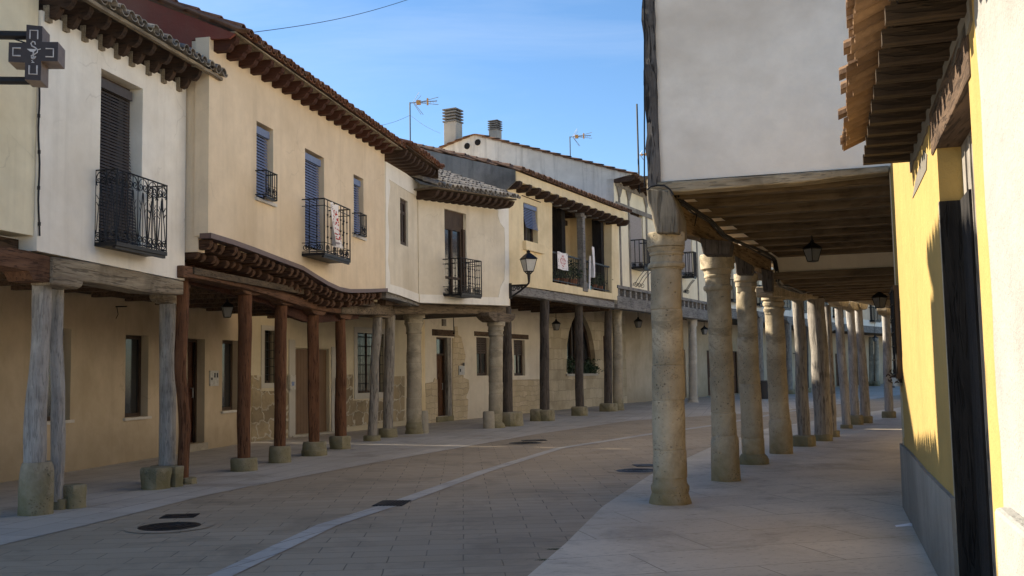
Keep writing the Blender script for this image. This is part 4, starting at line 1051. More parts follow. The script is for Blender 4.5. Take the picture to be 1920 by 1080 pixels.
# french window
f = MB(); fz = rd; tr_ = rd[3] - .42
f.wbox(W3B, rd[0], rd[1] - .02, tr_, rd[3], -.14, -.08); f.wbox(W3B, rd[1] - .10, rd[1], rd[2], tr_, -.2, -.04)
frame_box(f, W3B, (rd[0], rd[1] - .1, rd[2], tr_), .07, -.16, -.09, (.5,), (.28,)); fo = f.build('french_window', M['frame'], h)
g = MB(); g.wbox(W3B, rd[0] + .03, rd[1] - .12, rd[2] + .03, tr_ - .03, -.15, -.135); g.build('pane', M['glass'], fo)
pj = proj(W3B, (833, 487), (838, 487)); pj = .55
b0 = aat(W3B, 833); b1 = W3B.at(902, 490, pj)[0]; zt_ = W3B.at(902, 490, pj)[1]; zb_ = W3B.at(902, 553, pj)[1]
balcony(W3B, b0 - .1, b1, zb_, zt_, pj, h, 9, 3, 'knots', .011, .06, label='black balcony with knotted bars at the french window')
# beam and soffit
b = MB(); b.strip(WC3, [(737.5, 569, 590), (790, 568.5, 588.5), (860, 571.5, 588), (954, 574, 590)], .2, -.15); b.build('beam', M['beam_mid'], h, bevel=.02)
b = MB(); b.strip(W3A, [(723, 546, 572), (787, 567, 573)], -.3, -.5); b.build('soffit_backing', M['beam_dark'], h)
b = MB(); b.strip(W3A, [(724, 547, 558), (745, 554, 562), (786, 570, 574)], -.05, -.3); b.build('bottom_board', M['beam_grey'], h)
b = MB(); a = aat(W3A, 738); b.wbox(W3A, a - .05, a + .05, 3.27, 3.42, -.5, -.1); o = b.build('joist_end', M['beam_grey'], h); copies(o, [(W3A.u.x * k * .2, W3A.u.y * k * .2, -.012 * k) for k in range(1, 9)])
# eaves: high stretch on the left face, low stretch on the right face
ovA = .5; zfA = W3A.at(732, 303)[1] + .02
prof = [(-.2, 0), (ovA * .75, 0), (ovA * .9, .05), (ovA, .16), (-.2, .2)]
a_end = aat(W3A, 783)
rafters(W3A, span(.15, a_end - .1, 8), zfA - .02, prof, .11, M['rafter'], h)
b = MB(); b.wbox(W3A, .0, a_end + .15, zfA + .2, zfA + .23, -.1, ovA + .03); b.build('eave_board', M['beam_dark'], h)
tile_roof('roof', W3A, -.02, a_end + .2, zfA + .22, ovA + .1, 1.6, .36, M['tile_red'], h, .2, seed=12)
ovB = .62; zfB0 = W3B.at(812, 348, .74)[1] - .21; zfB1 = W3B.at(972, 374, .74)[1] - .21
aB0, aB1 = -.12, W3B.at(974, 374, .74)[0] - .1
zB = lambda a: zfB0 + (zfB1 - zfB0) * (a - aB0) / (aB1 - aB0)
prof = [(-.2, 0), (ovB * .72, 0), (ovB * .9, .06), (ovB, .17), (-.2, .2)]
rafters(W3B, span(aB0 + .1, aB1, 13), zB, prof, .13, M['rafter'], h)
b = MB(); b.strip(W3B, [(aB0 - .2, zB(aB0 - .2) + .235, zB(aB0 - .2) + .202), (aB1 + .1, zB(aB1 + .1) + .235, zB(aB1 + .1) + .202)], ovB + .03, -.1, False); b.build('eave_board', M['beam_mid'], h)
tile_roof('roof', W3B, aB0 - .25, aB1 + .12, zfB0 + .23, ovB + .12, 4.4, .40, M['tile_grey'], h, .2, zfun=lambda a: zB(a) - zfB0, wavy=.02, seed=14)
b = MB(); W_ = Wall(W3A.P(a_end + .16, 0, ovA).xy.to_tuple(), W3A.P(a_end + .16, 0, -2.5).xy.to_tuple()); b.panel(W_, [(0, zfA - .02), (3.2, zfA + .05), (3.2, zfA + 1.35), (0, zfA + .22)], [], 0, .06); b.build('roof_step', M['beam_dark'], h)
shell(W3B, -1.2, eB, 3.15, 6.0, 4.6, h, M['h3low'], d=-.6)
# ground floor
rdoor = WG3.rect(818, 632, 847, 797); rdoor = (rdoor[0], rdoor[1], .18, rdoor[3])
r1 = WG3.rect(893, 632, 918, 704); r2 = WG3.rect(963, 637, 985, 704)
x0 = aat(WG3, 790); x1 = aat(WG3, 1013)
b = MB(); b.panel(WG3, [(x0, 0), (x1, 0), (x1, 6.3), (x0, 6.3)], [rdoor, r1, r2], 0, .28); b.build('ground_floor_wall', M['h3low'], h)  # made taller than the arcade, the hidden top blocks leaking sun
door(WG3, (rdoor[0], rdoor[1] - .25, rdoor[2], rdoor[3]), .16, h, 'door', 3, trans=.55)
b = MB(); b.wbox(WG3, rdoor[1] - .25, rdoor[1], .02, rdoor[3], -.2, .02); b.build('door_post', M['wood_grey2'], h)
b = MB(); b.wbox(WG3, rdoor[0] - .1, rdoor[1] + .05, .002, .17, -.25, .06); b.build('door_step', M['stone_b'], h)
def lintel(W, l, t_, r, bt, house): a0_, z1_ = W.at(l, t_); a1_, z0_ = W.at(r, bt); b = MB(); b.wbox(W, a0_, a1_, z0_, z1_, -.1, .035); return b.build('lintel', M['beam_dark'], house, bevel=.015)
lintel(WG3, 810, 617, 851, 631, h); lintel(WG3, 889, 621, 921, 631.5, h); lintel(WG3, 958, 626, 990, 636.5, h)
for r_ in (r1, r2):
    f = window(WG3, r_, .16, h, 'frame', .09, (.55,), (), None, True)
    b = MB(); zt = r_[3]; 
    for i in range(7): b.wbox(WG3, r_[0] + .05, r_[1] - .05, zt - .08 * (i + 1), zt - .08 * i - .012, -.1, -.08)
    b.build('shutter', M['frame'], f)
stone_face(WG3, [(794, 796), (820, 793), (819, 712), (814, 709), (812, 716), (797, 719)], h, 'rubble_p', d=.025)
stone_face(WG3, [(848, 791), (875, 789), (877, 750), (873, 745), (879, 728), (878, 712), (868, 708), (868, 690), (872, 668), (868, 650), (864, 632), (858, 628), (857, 612), (852, 612), (852, 634), (848, 634)], h, 'rubble_p', d=.025)
stone_face(WG3, [(943, 784), (1012, 773), (1012, 711), (960, 712), (956, 690), (952, 652), (943, 652)], h, 'rubble_p', d=.025)
b = MB(); a_ = aat(WG3, 789.5); b.wbox(WG3, a_ - .15, a_ + .1, 0, 3.2, .002, .03); b.build('ochre_edge', M['ochre'], h)
a, z = WG3.at(858, 703); a2, z2 = WG3.at(868, 686); b = MB(); b.wbox(WG3, a, a2, z, z2, .03, .06); o = b.build('intercom_panel', M['white_pl'], h)
b = MB(); b.wbox(WG3, a + .05, a + .12, z + .1, z + .2, .061, .066); b.wbox(WG3, a + .25, a + .3, z + .3, z + .4, .061, .066); b.wbox(WG3, a + .32, a + .37, z + .3, z + .4, .061, .066); b.build('buttons', M['iron'], o)
b = MB(); a, z = WG3.at(828, 611); b.wbox(WG3, a, a + .22, z, z + .22, .001, .05); b.build('wall_vent', M['wood_grey2'], h)
b = MB(); a, z = WG3.at(849, 590); b.tube([WG3.P(a, z + .3, .03), WG3.P(a, z - .6, .03)], .012, 4); a, z = WG3.at(848, 623); b.lathe(WG3.P(a, z - .06, .06), WG3.P(a, z, .06), [(0, .02), (.5, .05), (1, .02)], 8); b.build('hanging_wire', M['iron'], h)
# ---------------- ochre house with loggia
h = thing('ochre_house', 'ochre house with an open wooden loggia, an embroidered banner and plants on its railing', 'house', WH4.P(4, 0))
aL, aR = aat(WH4, 952.5), aat(WH4, 1158)
zt4 = WH4.at(955, 330)[1]
rw = WH4.rect(981, 379, 1009, 459)
lg = [WH4.at(*p) for p in ((1036, 529), (1147, 550), (1147, 412), (1035, 375))]
b = MB(); b.panel(WH4, [(aL, WH4.at(955, 533)[1]), (aR, WH4.at(1158, 563)[1]), (aR, 7.55), (aL, 7.35)], [rw, lg], 0, .3); b.build('wall', M['ochre'], h)
# loggia room
la0, la1 = lg[0][0], lg[1][0]; lz0 = min(lg[0][1], lg[1][1]); lz1 = max(lg[2][1], lg[3][1]); D = 1.7
b = MB(); b.panel(WH4, [(la0 - .3, lz0 - .2), (la1 + .3, lz0 - .2), (la1 + .3, lz1 + .3), (la0 - .3, lz1 + .3)], [], -D, .1)
b.wbox(WH4, la0 - .4, la0 - .28, lz0 - .2, lz1 + .3, -D, -.3); b.wbox(WH4, la1 + .28, la1 + .4, lz0 - .2, lz1 + .3, -D, -.3); b.build('loggia_wall', M['ochre'], h)
b = MB(); b.wbox(WH4, la0 - .3, la1 + .3, lz0 - .3, lz0 - .02, -D, -.02); b.wbox(WH4, la0 - .3, la1 + .3, lz1 + .22, lz1 + .3, -D, -.3); b.build('loggia_floor', M['board'], h)
b = MB(); b.wbox(WH4, la0 + .2, la0 + .32, lz1 + .06, lz1 + .2, -D, -.3); o = b.build('joist', M['beam_dark'], h); copies(o, [(WH4.u.x * k * .6, WH4.u.y * k * .6, 0) for k in range(1, int((la1 - la0) / .6))])
d0 = WH4.at(1037, 418, -D)[0]; d1 = WH4.at(1056, 425, -D)[0]
b = MB(); b.wbox(WH4, d0 - .5, d1, lz0, WH4.at(1056, 422, -D)[1], -D + .01, -D + .06); b.build('loggia_door', M['black_door'], h)
b = MB(); b.wbox(WH4, d0 - .6, d1 + .25, WH4.at(1056, 422, -D)[1], WH4.at(1056, 413, -D)[1], -D + .012, -D + .08); b.build('lintel', M['beam_dark'], h)
b = MB(); b.strip(WH4, [(1026, 366, 377), (1090, 389, 400), (1157, 410, 420)], .03, -.2); b.build('loggia_beam', M['beam_grey'], h)
ap = aat(WH4, 1093); z0_, z1_ = WH4.at(1093, 545)[1], WH4.at(1093, 392)[1]
b = MB(); b.wbox(WH4, ap - .12, ap + .12, z0_, z1_, -.2, .03); b.wbox(WH4, ap - .2, ap + .2, z0_ - .02, z0_ + .3, -.22, .06); b.wbox(WH4, ap - .26, ap + .26, z1_ - .3, z1_ - .12, -.2, .02); b.build('loggia_post', M['beam_grey'], h, bevel=.02)
b = MB(); b.wbox(WH4, ap - .75, ap - .42, lz0, lz1, -.9, -.5); b.build('inner_post', M['black_door'], h); b = MB(); b.wbox(WH4, la1 - .3, la1 - .02, lz0, lz1, -.6, -.25); b.build('inner_post', M['black_door'], h)
for (x0_, x1_) in ((la0 + .01, ap - .13), (ap + .13, la1 - .01)):
    zr_ = WH4.at(1040, 471)[1]; zr0 = lz0 + .08; b = MB(); n = int((x1_ - x0_) / .16)
    b.wbox(WH4, x0_, x1_, zr_ - .05, zr_, -.12, -.05); b.wbox(WH4, x0_, x1_, zr0, zr0 + .03, -.1, -.07)
    for i in range(1, n): x = x0_ + (x1_ - x0_) * i / n; b.tube([WH4.P(x, zr0, -.085), WH4.P(x, zr_ - .03, -.085)], .012, 4, False)
    b.build('loggia_railing', M['iron'], h)
# canopy of rafters carrying a plaster band, tiles on top
z0r, z1r = 6.80, 6.96
zm = (z0r + z1r) / 2
ov = proj(WH4, (1157, 412), (1173, 408)); ov = max(.45, min(1.0, ov))
zl = lambda a: z0r + (z1r - z0r) * a / aR
prof = [(-.2, 0), (ov * .7, 0), (ov * .88, .05), (ov, .12), (ov, .2), (-.2, .2)]
rafters(WH4, span(.15, aR - .05, 15), zl, prof, .16, M['rafter'], h)
b = MB(); b.strip(WH4, [(-.02, zl(0) + .48, zl(0) + .205), (aR + .05, zl(aR) + .48, zl(aR) + .205)], ov - .08, -.05, False); b.build('eave_band', M['ochre'], h)
tile_roof('roof', WH4, -.05, aR + .1, zl(0) + .49, ov + .05, 4.6, .31, M['tile_brown'], h, .22, zfun=lambda a: zl(a) - zl(0), seed=21)
lintel(WH4, 978, 366, 1013, 380, h)
f = window(WH4, rw, .22, h, 'frame', .08, (.5,), (), None)
zb1 = WH4.at(1004, 436)[1]; blind(WH4, (rw[0] + .02, rw[1] - .12, zb1, rw[3] - .12), -.03, M['blind_sky'], f, .05, .12)
b = MB(); a0_, z0_ = WH4.at(980, 468); a1_, z1_ = WH4.at(1015, 464); b.wbox(WH4, a0_, a1_, z0_, rw[2] - .003, -.02, .12); b.build('sill', M['ochre'], h)
b = MB(); b.strip(WH4, [(954, 533.5, 551), (1050, 549, 564), (1152, 564, 578)], -.02, -.34); b.build('beam', M['beam_grey'], h, bevel=.02)
# party wall above the pale house
WS4 = Wall((WH4.A - WH4.n * 5.0).to_tuple(), WH4.A.to_tuple()); L = WS4.L
def s4(px, py): return WS4.at(px, py)
z4 = lambda t: zl(0) + .46 + .31 * (ov + .05 + t)
zc = z4(0)
b = MB(); b.panel(WS4, [(0, 3.5), (L - .003, 3.5), (L - .003, zl(0) - .1), (L + ov - .1, zl(0) + .18), (L + ov - .1, z4(-ov + .1)), (0, z4(L))], [], .055, .06); b.build('party_wall', M['greywall'], h)
b = MB(); rnd = random.Random(8); zz0 = zc
for i in range(16):
    k = i / 15.0; a = L + ov - k * 5.4; z = z4(L - a) + .04 + rnd.uniform(-.02, .03)
    b.lathe(WS4.P(a + .04, z - .02, -.02), WS4.P(a - .36, z + .14, -.02), [(0, .11), (1, .09)], 9)
b.build('verge_tiles', M['tile_brown'], h)
shell(WH4, .02, aR, 3.9, 7.0, 4.6, h, M['ochre'])
joists(WH4, .5, aR - .3, 3.9, -.3, -3.0, 9, h)
# ground floor, ashlar with arched window
x0, x1 = aat(WG3, 1013), aat(WG3, 1170)
arch = [WG3.at(*p) for p in ((1062, 701), (1117, 701), (1116, 668), (1113, 645), (1108, 622), (1101, 604), (1094, 591), (1087, 584), (1080, 589), (1073, 603), (1067, 622), (1063, 648))]
b = MB(); b.panel(WG3, [(x0 + .001, 0), (x1, 0), (x1, 6.3), (x0 + .001, 6.3)], [arch], 0, .35); b.build('ground_floor_wall', M['ashlar'], h)  # hidden upper part added to block sun from behind the arcade
fa = MB(); ac = [(a, z) for a, z in arch]; cxm = (arch[0][0] + arch[1][0]) / 2
fa.tube([WG3.P(cxm + (a - cxm) * .97, z * .995, -.25) for a, z in ac[1:] + ac[:1]], .07, 6); 
for k in (-.5, .0, .5): fa.wbox(WG3, cxm + k * .9 - .05, cxm + k * .9 + .05, arch[0][1], max(a[1] for a in arch) - (.12 if k == 0 else .5), -.3, -.22)
fo = fa.build('arched_window', M['frame'], h)
g = MB(); g.wbox(WG3, arch[0][0] - .1, arch[1][0] + .1, arch[0][1] - .05, max(a[1] for a in arch) + .05, -.345, -.32); g.build('pane', M['glass'], fo)
g = MB(); g.wbox(WG3, arch[0][0] - .1, arch[1][0] + .1, arch[0][1] - .1, arch[0][1] - .003, -.3, .08); g.build('sill', M['stone_w'], fo)
rr = WG3.rect(1131, 630, 1140, 757); b = MB(); b.wbox(WG3, rr[0], rr[1], .02, rr[3], .003, .06); b.build('door', M['door_dark'], h)
def bush(px, py, W, d, sx, sz, label, mat='leaf', group=None, pot=True):
    a, z = W.at(px, py, d); c = W.P(a, z, d); t = thing('potted_plant', label, 'plant', c, group); rnd = random.Random(int(px * 7 + py))
    zb_ = z
    if pot:
        b = MB(); ph = sz * .3; b.lathe(c, c + V((0, 0, ph)), [(0, sx * .3), (.8, sx * .42), (.82, sx * .47), (1, sx * .47)], 12); b.build('pot', M['terracotta'], t); zb_ = z + ph
    b = MB()
    for i in range(170):
        u, v_, w_ = rnd.gauss(0, .42), rnd.gauss(0, .4), abs(rnd.gauss(.45, .32)); p = V((c.x + u * sx, c.y + v_ * sx, zb_ + w_ * sz * (1 - .35 * abs(u))))
        q = V((rnd.uniform(-1, 1), rnd.uniform(-1, 1), rnd.uniform(-.5, 1))).normalized() * (sx * .2); r_ = q.orthogonal().normalized() * sx * .07
        b.face([p - q, p + r_, p + q, p - r_])
    for k in range(7): b.tube([V((c.x, c.y, zb_)), V((c.x + rnd.uniform(-.3, .3) * sx, c.y, zb_ + sz * rnd.uniform(.4, .9)))], sx * .02, 4, False)
    b.build('foliage', M[mat], t, recalc=False)
bush(1069, 699, WG3, -.1, .45, .62, 'dark leafy plant at the left end of the arched window sill', pot=False)
bush(1098, 700, WG3, -.1, .38, .50, 'dark leafy plant in the middle of the arched window sill', pot=False)
bush(1110, 701, WG3, -.1, .42, .62, 'bushy dark plant with red tips at the right end of the arched window sill', pot=False)
for i, (px, py, s, lab) in enumerate(((1044, 529, .3, 'small potted plant at the left end of the loggia floor'), (1058, 532, .42, 'leafy potted plant under the white loggia banner'), (1074, 535, .5, 'tall grey green potted plant left of the loggia post'), (1114, 541, .34, 'potted plant in the right bay of the loggia'), (1125, 544, .36, 'leafy potted plant by the right end of the loggia'))):
    bush(px, py, WH4, -.28, s * .8, s * 1.3, lab, 'leaf2' if i % 2 else 'leaf', 'potted plants in the loggia')
a0_, z1_ = WH4.at(1047.5, 471, .03); a1_, z0_ = WH4.at(1068, 508, .03)
cloth(WH4, a0_, a1_, z0_, z1_, -.02, 'white square banner with a red embroidered cross hung flat on the loggia railing', wav=.008)
a0_, z1_ = WH4.at(1112, 462, .03); a1_, z0_ = WH4.at(1118, 521, .03)
cloth(WH4, a0_, a1_, z0_, z1_, -.02, 'crumpled pinkish cloth bunched over the right bay of the loggia railing', emb=False, drift=-.15, wav=.08)
b = MB(); a, z = WH4.at(1106, 545); a2, z2 = WH4.at(1106, 480); b.tube([WH4.P(a, z, -.02), WH4.P(a2, z2, .0)], .035, 6); tag(b.build('white_pole', M['cloth'], loc=WH4.P(a, z)), 'white pole leaning upright just right of the loggia post', 'pole')
b = MB(); a, z = WH4.at(1112, 545); 
b.lathe(WH4.P(a, z - .02, -.2), WH4.P(a, z + .24, -.2), [(0, .1), (.7, .14), (.72, .08), (1, .05)], 10); b.tube([WH4.P(a + .1, z + .1, -.2), WH4.P(a + .28, z + .2, -.2)], .02, 5)
tag(b.build('watering_can', M['teal'], loc=WH4.P(a, z)), 'small turquoise watering can on the loggia floor', 'watering can')

# ---------------- wall lamp on the corner of the pale house
def arm(t, c, H, z0, z2):
    b = MB(); wa = W3B.P(eB - .02, 0, .03); zz1 = z0 - H * .52; zw = zz1 + .0
    b.tube([(c.x, c.y, z0), (c.x, c.y, zz1)], [H * .10, H * .05], 6)
    for k in range(4):
        b.tube([(c.x + .12 * math.cos(R(70 + 90 * k)), c.y + .12 * math.sin(R(70 + 90 * k)), z0), (c.x, c.y, z0 - H * .2)], .015, 4)
    b.tube([(c.x, c.y, zz1), (c.x * .9 + wa.x * .1, c.y * .9 + wa.y * .1, zz1 - .06), (wa.x, wa.y, zw - .05)], .03, 6)
    b.tube([(c.x * .85 + wa.x * .15, c.y * .85 + wa.y * .15, zz1 - .08), (c.x * .5 + wa.x * .5, c.y * .5 + wa.y * .5, zz1 - .22), (wa.x, wa.y, zw - .38)], .028, 6)
    b.tube([(wa.x, wa.y, zw + .02), (wa.x, wa.y, zw - .42)], .045, 6)
    dv = (V((c.x, c.y, 0)) - V((wa.x, wa.y, 0))).normalized(); up = V((0, 0, 1))
    for k, rr in ((.18, .09), (.42, .07), (.62, .05)):
        p = V((wa.x, wa.y, zw - .15 + k * .08)) + dv * (k * (V((c.x, c.y, 0)) - V((wa.x, wa.y, 0))).length); scroll(b, p, dv, up, rr, 1.6, .014, 1, 1.0)
    b.build('bracket', M['iron'], t)
pc = W3B.P(eB, 0, .66)
lantern(991.5, 509, 41, pc.y, 'black street lantern with frosted panes on a scrolled bracket at the pale house corner', arm, group='lanterns in the street')

# ---------------- tall cream house with timber frame, stained gable and chimneys
h = thing('timber_frame_house', 'tall cream house with brown timbers, tied blinds and two black balconies', 'house', WH5.P(4, 0))
aR = aat(WH5, 1346); z0_, z1_ = WH5.at(1160, 541)[1], WH5.at(1325, 565)[1]; zt5 = 8.75
rws = [WH5.rect(1181, 391, 1208, 506), WH5.rect(1276, 425, 1300, 520)]
b = MB(); b.panel(WH5, [(0, z0_), (aR, z0_), (aR, zt5), (0, zt5)], rws, 0, .3); b.build('wall', M['cream5'], h)
b = MB()
for px, w_ in ((1161, .14), (1178.5, .16), (1211, .16), (1273, .14), (1304, .14)):
    a = aat(WH5, px); b.wbox(WH5, a - w_ / 2, a + w_ / 2, z0_, zt5 - .25, .002, .03)
a0_, a1_ = aat(WH5, 1163), aat(WH5, 1345)
for py in (356, 392): z = WH5.at(1180, py)[1]; b.wbox(WH5, .1, a1_, z - .09, z + .09, .031, .05)
for px in (1161, 1178.5, 1211): a = aat(WH5, px); z = WH5.at(1180, 356)[1]; b.prism([WH5.P(a - .3, z - .1, .031), WH5.P(a + .3, z - .1, .031), WH5.P(a + .08, z - .45, .031), WH5.P(a - .08, z - .45, .031)], (WH5.n.x * .015, WH5.n.y * .015, 0))
b.build('timber_frame', M['wood_grey2'], h)
for r_ in rws:
    f = window(WH5, r_, .2, h, 'frame', .09, (.5,)); b = MB(); n = 9
    for i in range(n):
        x_0 = r_[0] + (r_[1] - r_[0]) * i / n; x_1 = r_[0] + (r_[1] - r_[0]) * (i + 1) / n; xm = (x_0 + x_1) / 2
        b.face([WH5.P(x_0, r_[2], -.1), WH5.P(xm, r_[2], -.03), WH5.P(xm, r_[3] - .2, -.03), WH5.P(x_0, r_[3] - .2, -.1)]); b.face([WH5.P(xm, r_[2], -.03), WH5.P(x_1, r_[2], -.1), WH5.P(x_1, r_[3] - .2, -.1), WH5.P(xm, r_[3] - .2, -.03)])
    b.build('blind', M['blind_gr'], f, recalc=False)
for (l, t_, r, bt, lb) in ((1180, 449, 1226, 507, 'first'), (1275, 470, 1306, 521, 'second')):
    pj = .55; a0_ = aat(WH5, l); a1_, z0b = WH5.at(r, bt, pj); z1b = WH5.at(r, t_ + (6 if lb == 'first' else 4), pj)[1]
    bb = balcony(WH5, a0_, a1_, z0b + .05, z1b, pj, h, 10, 3, 'twist', .016, .06)
    s = MB(); up = V((0, 0, 1)); Nn = V((WH5.n.x, WH5.n.y, 0))
    for k in range(3):
        a = a0_ + (a1_ - a0_) * (k + .3) / 3; p = WH5.P(a, z0b - .1, pj * .9)
        s.tube([p, WH5.P(a, z0b - .3, pj * .55), WH5.P(a, z0b - .6, .1)], .012, 4); scroll(s, WH5.P(a, z0b - .62, .14), Nn, up, .11, 1.4, .011, -1, 3.5)
    s.build('balcony_brackets', M['iron'], bb, recalc=False)
b = MB(); b.strip(WH5, [(0, z0_ + .12, z0_), (aR, z0_ + .12, z0_)], .06, -.2, False); b.build('cornice', M['beam_grey'], h)
b = MB(); b.strip(WH5, [(0, z0_ - .001, z0_ - .28), (aR, z0_ - .001, z0_ - .28)], -.2, -.4, False); b.build('cornice_backing', M['rafter_red'], h)
b = MB(); b.wbox(WH5, .1, .3, z0_ - .28, z0_ - .002, -.2, .02); o = b.build('joist_end', M['beam_grey'], h); copies(o, [(WH5.u.x * k * .62, WH5.u.y * k * .62, 0) for k in range(1, int(aR / .62))])
b = MB(); b.strip(WH5, [(0, z0_ - .28, z0_ - .75), (aR, z0_ - .28, z0_ - .75)], .03, -.35, False); b.build('beam', M['beam_grey'], h, bevel=.02)
ov = .8; _w = Wall((WH5.A - WH5.n * 8.6).to_tuple(), WH5.A.to_tuple()); _p, _r = _w.at(891, 253), _w.at(1186, 327); WS5_Z = _r[1] - (_p[1] - _r[1]) / (_r[0] - _p[0]) * (_w.L + ov - _r[0]) + .02
print('H5 eave', WS5_Z)
prof = [(-.2, 0), (ov * .8, .02), (ov, .1), (ov, .18), (-.2, .22)]
rafters(WH5, span(.1, aR - .2, 18), WS5_Z - .24, prof, .18, M['rafter'], h)
WS5 = Wall((WH5.A - WH5.n * 8.6).to_tuple(), WH5.A.to_tuple()); L = WS5.L
pk = WS5.at(891, 253); lf = WS5.at(833, 275); rt = WS5.at(1186, 327)
p5 = (pk[1] - rt[1]) / (rt[0] - pk[0]); ze5 = rt[1] - p5 * (L + ov + .08 - rt[0])
tile_roof('roof', WH5, -.02, aR, ze5 - .05, ov + .08, L - pk[0] + ov, p5, M['tile_brown'], h, .24, seed=31)
b = MB(); b.panel(WS5, [(lf[0] - .8, 4), (L - .003, 4), (L - .003, rt[1] - .1), (rt[0], rt[1] + .02), (pk[0], pk[1] + .03), (lf[0], lf[1] - .02), (lf[0] - .8, lf[1] - .4)], [], 0, .3); b.build('gable', M['gable'], h)
b = MB()
for (p, q, n) in ((pk, (L + .75, rt[1] - (L + .75 - rt[0]) * .45), 15), (pk, (lf[0] - .4, lf[1] - .12), 5)):
    for i in range(n):
        k0, k1 = i / n, (i + 1.12) / n
        A_ = WS5.P(p[0] + (q[0] - p[0]) * k0, p[1] + (q[1] - p[1]) * k0 + .02, .0); B_ = WS5.P(p[0] + (q[0] - p[0]) * k1, p[1] + (q[1] - p[1]) * k1 + .06, .0)
        b.lathe(B_, A_, [(0, .17), (1, .14)], 9)
b.build('verge_tiles', M['tile_brown'], h)
b = MB()
for px, py in ((876, 274), (896, 267)):
    a, z = WS5.at(px, py); b.lathe(WS5.P(a, z, -.02), WS5.P(a, z, .03) + V((0, 0, .001)), [(0, .11), (1, .11)], 14)
    n = 14; 
for px, py in ((876, 274), (896, 267)):
    b2 = MB(); a, z = WS5.at(px, py); pts = [WS5.P(a + .115 * math.cos(2 * math.pi * k / 14), z + .115 * math.sin(2 * math.pi * k / 14), .015) for k in range(14)]
    b2.face(pts); b2.tube(pts + pts[:1], .02, 5); b2.build('vent_hole', M['black_door'], h)
def chimney(px, ptop, pbot, wpx, y, house):
    T = AT(px, ptop, y); Bq = AT(px, pbot, y); w_ = wpx / F_PX * y / 2 / 1.2; b = MB(); zc = T.z; H = T.z - Bq.z; rot = WH5.ang
    def bx(r, z0, z1): 
        c, s = math.cos(rot), math.sin(rot); Q = [V((T.x + (x * c - yy * s) * r, T.y + (x * s + yy * c) * r, 0)) for x, yy in ((-1, -1), (1, -1), (1, 1), (-1, 1))]
        b.hexa([q + V((0, 0, z0)) for q in Q] + [q + V((0, 0, z1)) for q in Q])
    bx(w_, Bq.z - 1.2, zc - .95 * w_ * 2.6 / 1.1); b.k = 1; z = zc - .95 * w_ * 2.6 / 1.1; st = (zc - z) / 5
    for i in range(5):
        bx(w_ * 1.16, z + i * st + .002, z + i * st + st * .45)
        if i < 4: bx(w_ * .8, z + i * st + st * .45, z + (i + 1) * st)
    b.build('chimney', [M['concrete'], M['slate']], house, bevel=.01)
chimney(849, 203, 275, 31, 41.2, h); chimney(928, 225, 262, 22, 42.5, h)
shell(WH5, .02, aR, z0_ - .1, 8.2, 8.2, h, M['cream5'])
x0, x1 = aat(WG3, 1170), aat(WG3, 1352)
rs = [WG3.rect(1191, 619, 1208.5, 700), WG3.rect(1326, 650, 1336, 696)]
b = MB(); xm = aat(WG3, 1268); b.panel(WG3, [(x0 + .001, 0), (xm, 0), (xm, 7.5), (x0 + .001, 7.5)], [rs[0]], 0, .4); b.build('ground_floor_wall', M['ashlar'], h)
b = MB(); b.panel(WG3, [(xm + .001, 0), (x1, 0), (x1, 7.5), (xm + .001, 7.5)], [rs[1]], 0, .3); b.build('ground_floor_wall', M['tan'], h)
b = MB(); b.panel(WG3, [(xm + .01, 0), (x1, 0), (x1, 1.5), (xm + .01, 1.5)], [], .03, .02); b.build('stone_facing', M['ashlar'], h)
for r_ in rs: f = window(WG3, r_, .25, h, 'frame', .08, (.5,)); grille(WG3, r_, h, .02, 4, 6, .014)
joists(WH5, .6, aR - .4, z0_ - .1, -.4, -3.4, 12, h)
b = MB(); a, z = WG3.at(1280, 684); a2, z2 = WG3.at(1290, 669); b.wbox(WG3, a, a2, z, z2, .032, .06); o = b.build('wall_plaque', M['iron'], h)
b = MB(); 
for k in (.2, .6): b.wbox(WG3, a + (a2 - a) * k, a + (a2 - a) * (k + .2), z + .1, z2 - .1, .061, .065)
b.build('plaque_panel', M['white_pl'], o)

# ---------------- antennas, wire
def antenna(px, ptop, pbot, y, s, label, yagi=True, mast=.02, flip=1):
    T = AT(px, ptop, y); Bq = AT(px, pbot, y); t = thing('tv_antenna', label, 'antenna', (T.x, T.y, Bq.z), 'television antennas on the roofs')
    b = MB(); b.tube([(T.x, T.y, Bq.z - .5), (T.x, T.y, T.z)], mast, 6); b.build('mast', M['iron'], t)
    if yagi:
        k = s; z = T.z - .02 * s; b = MB(); x, y_ = T.x, T.y
        b.tube([(x, y_, z), (x + 1.0 * k, y_, z + .06 * k)], .016, 5)
        for sg in (1, -1):
            b.tube([(x + .28 * k, y_, z), (x + 1.05 * k, y_, z + sg * .14 * k + .06 * k)], .011, 4)
            b.tube([(x + .12 * k, y_ - .05, z), (x + (.42 if sg < 0 else .35) * k, y_ - .1, z + sg * (.48 if sg < 0 else .36) * k)], .008, 4)
            b.tube([(x + .16 * k, y_ + .05, z), (x + (.48 if sg < 0 else .4) * k, y_ + .1, z + sg * (.42 if sg < 0 else .3) * k)], .008, 4)
        for i in range(7): xx = x + k * (.35 + i * .1); b.tube([(xx, y_ - .12, z + .03 * k), (xx, y_ + .12, z + .03 * k)], .007, 4)
        b.build('elements', M['alu'], t)
        b = MB(); b.box(x + .24 * k, x + .40 * k, y_ - .04, y_ + .04, z - .07 * k, z + .09 * k); b.build('dipole_box', M['orange'], t); b = MB(); b.box(x + .62 * k, x + .68 * k, y_ - .03, y_ + .03, z - .09 * k, z + .16 * k); b.build('director_clip', M['orange'], t)
    return t
antenna(768.5, 192, 262, 31.0, .85, 'rooftop antenna with amber parts above the grey party wall, left of the chimneys')
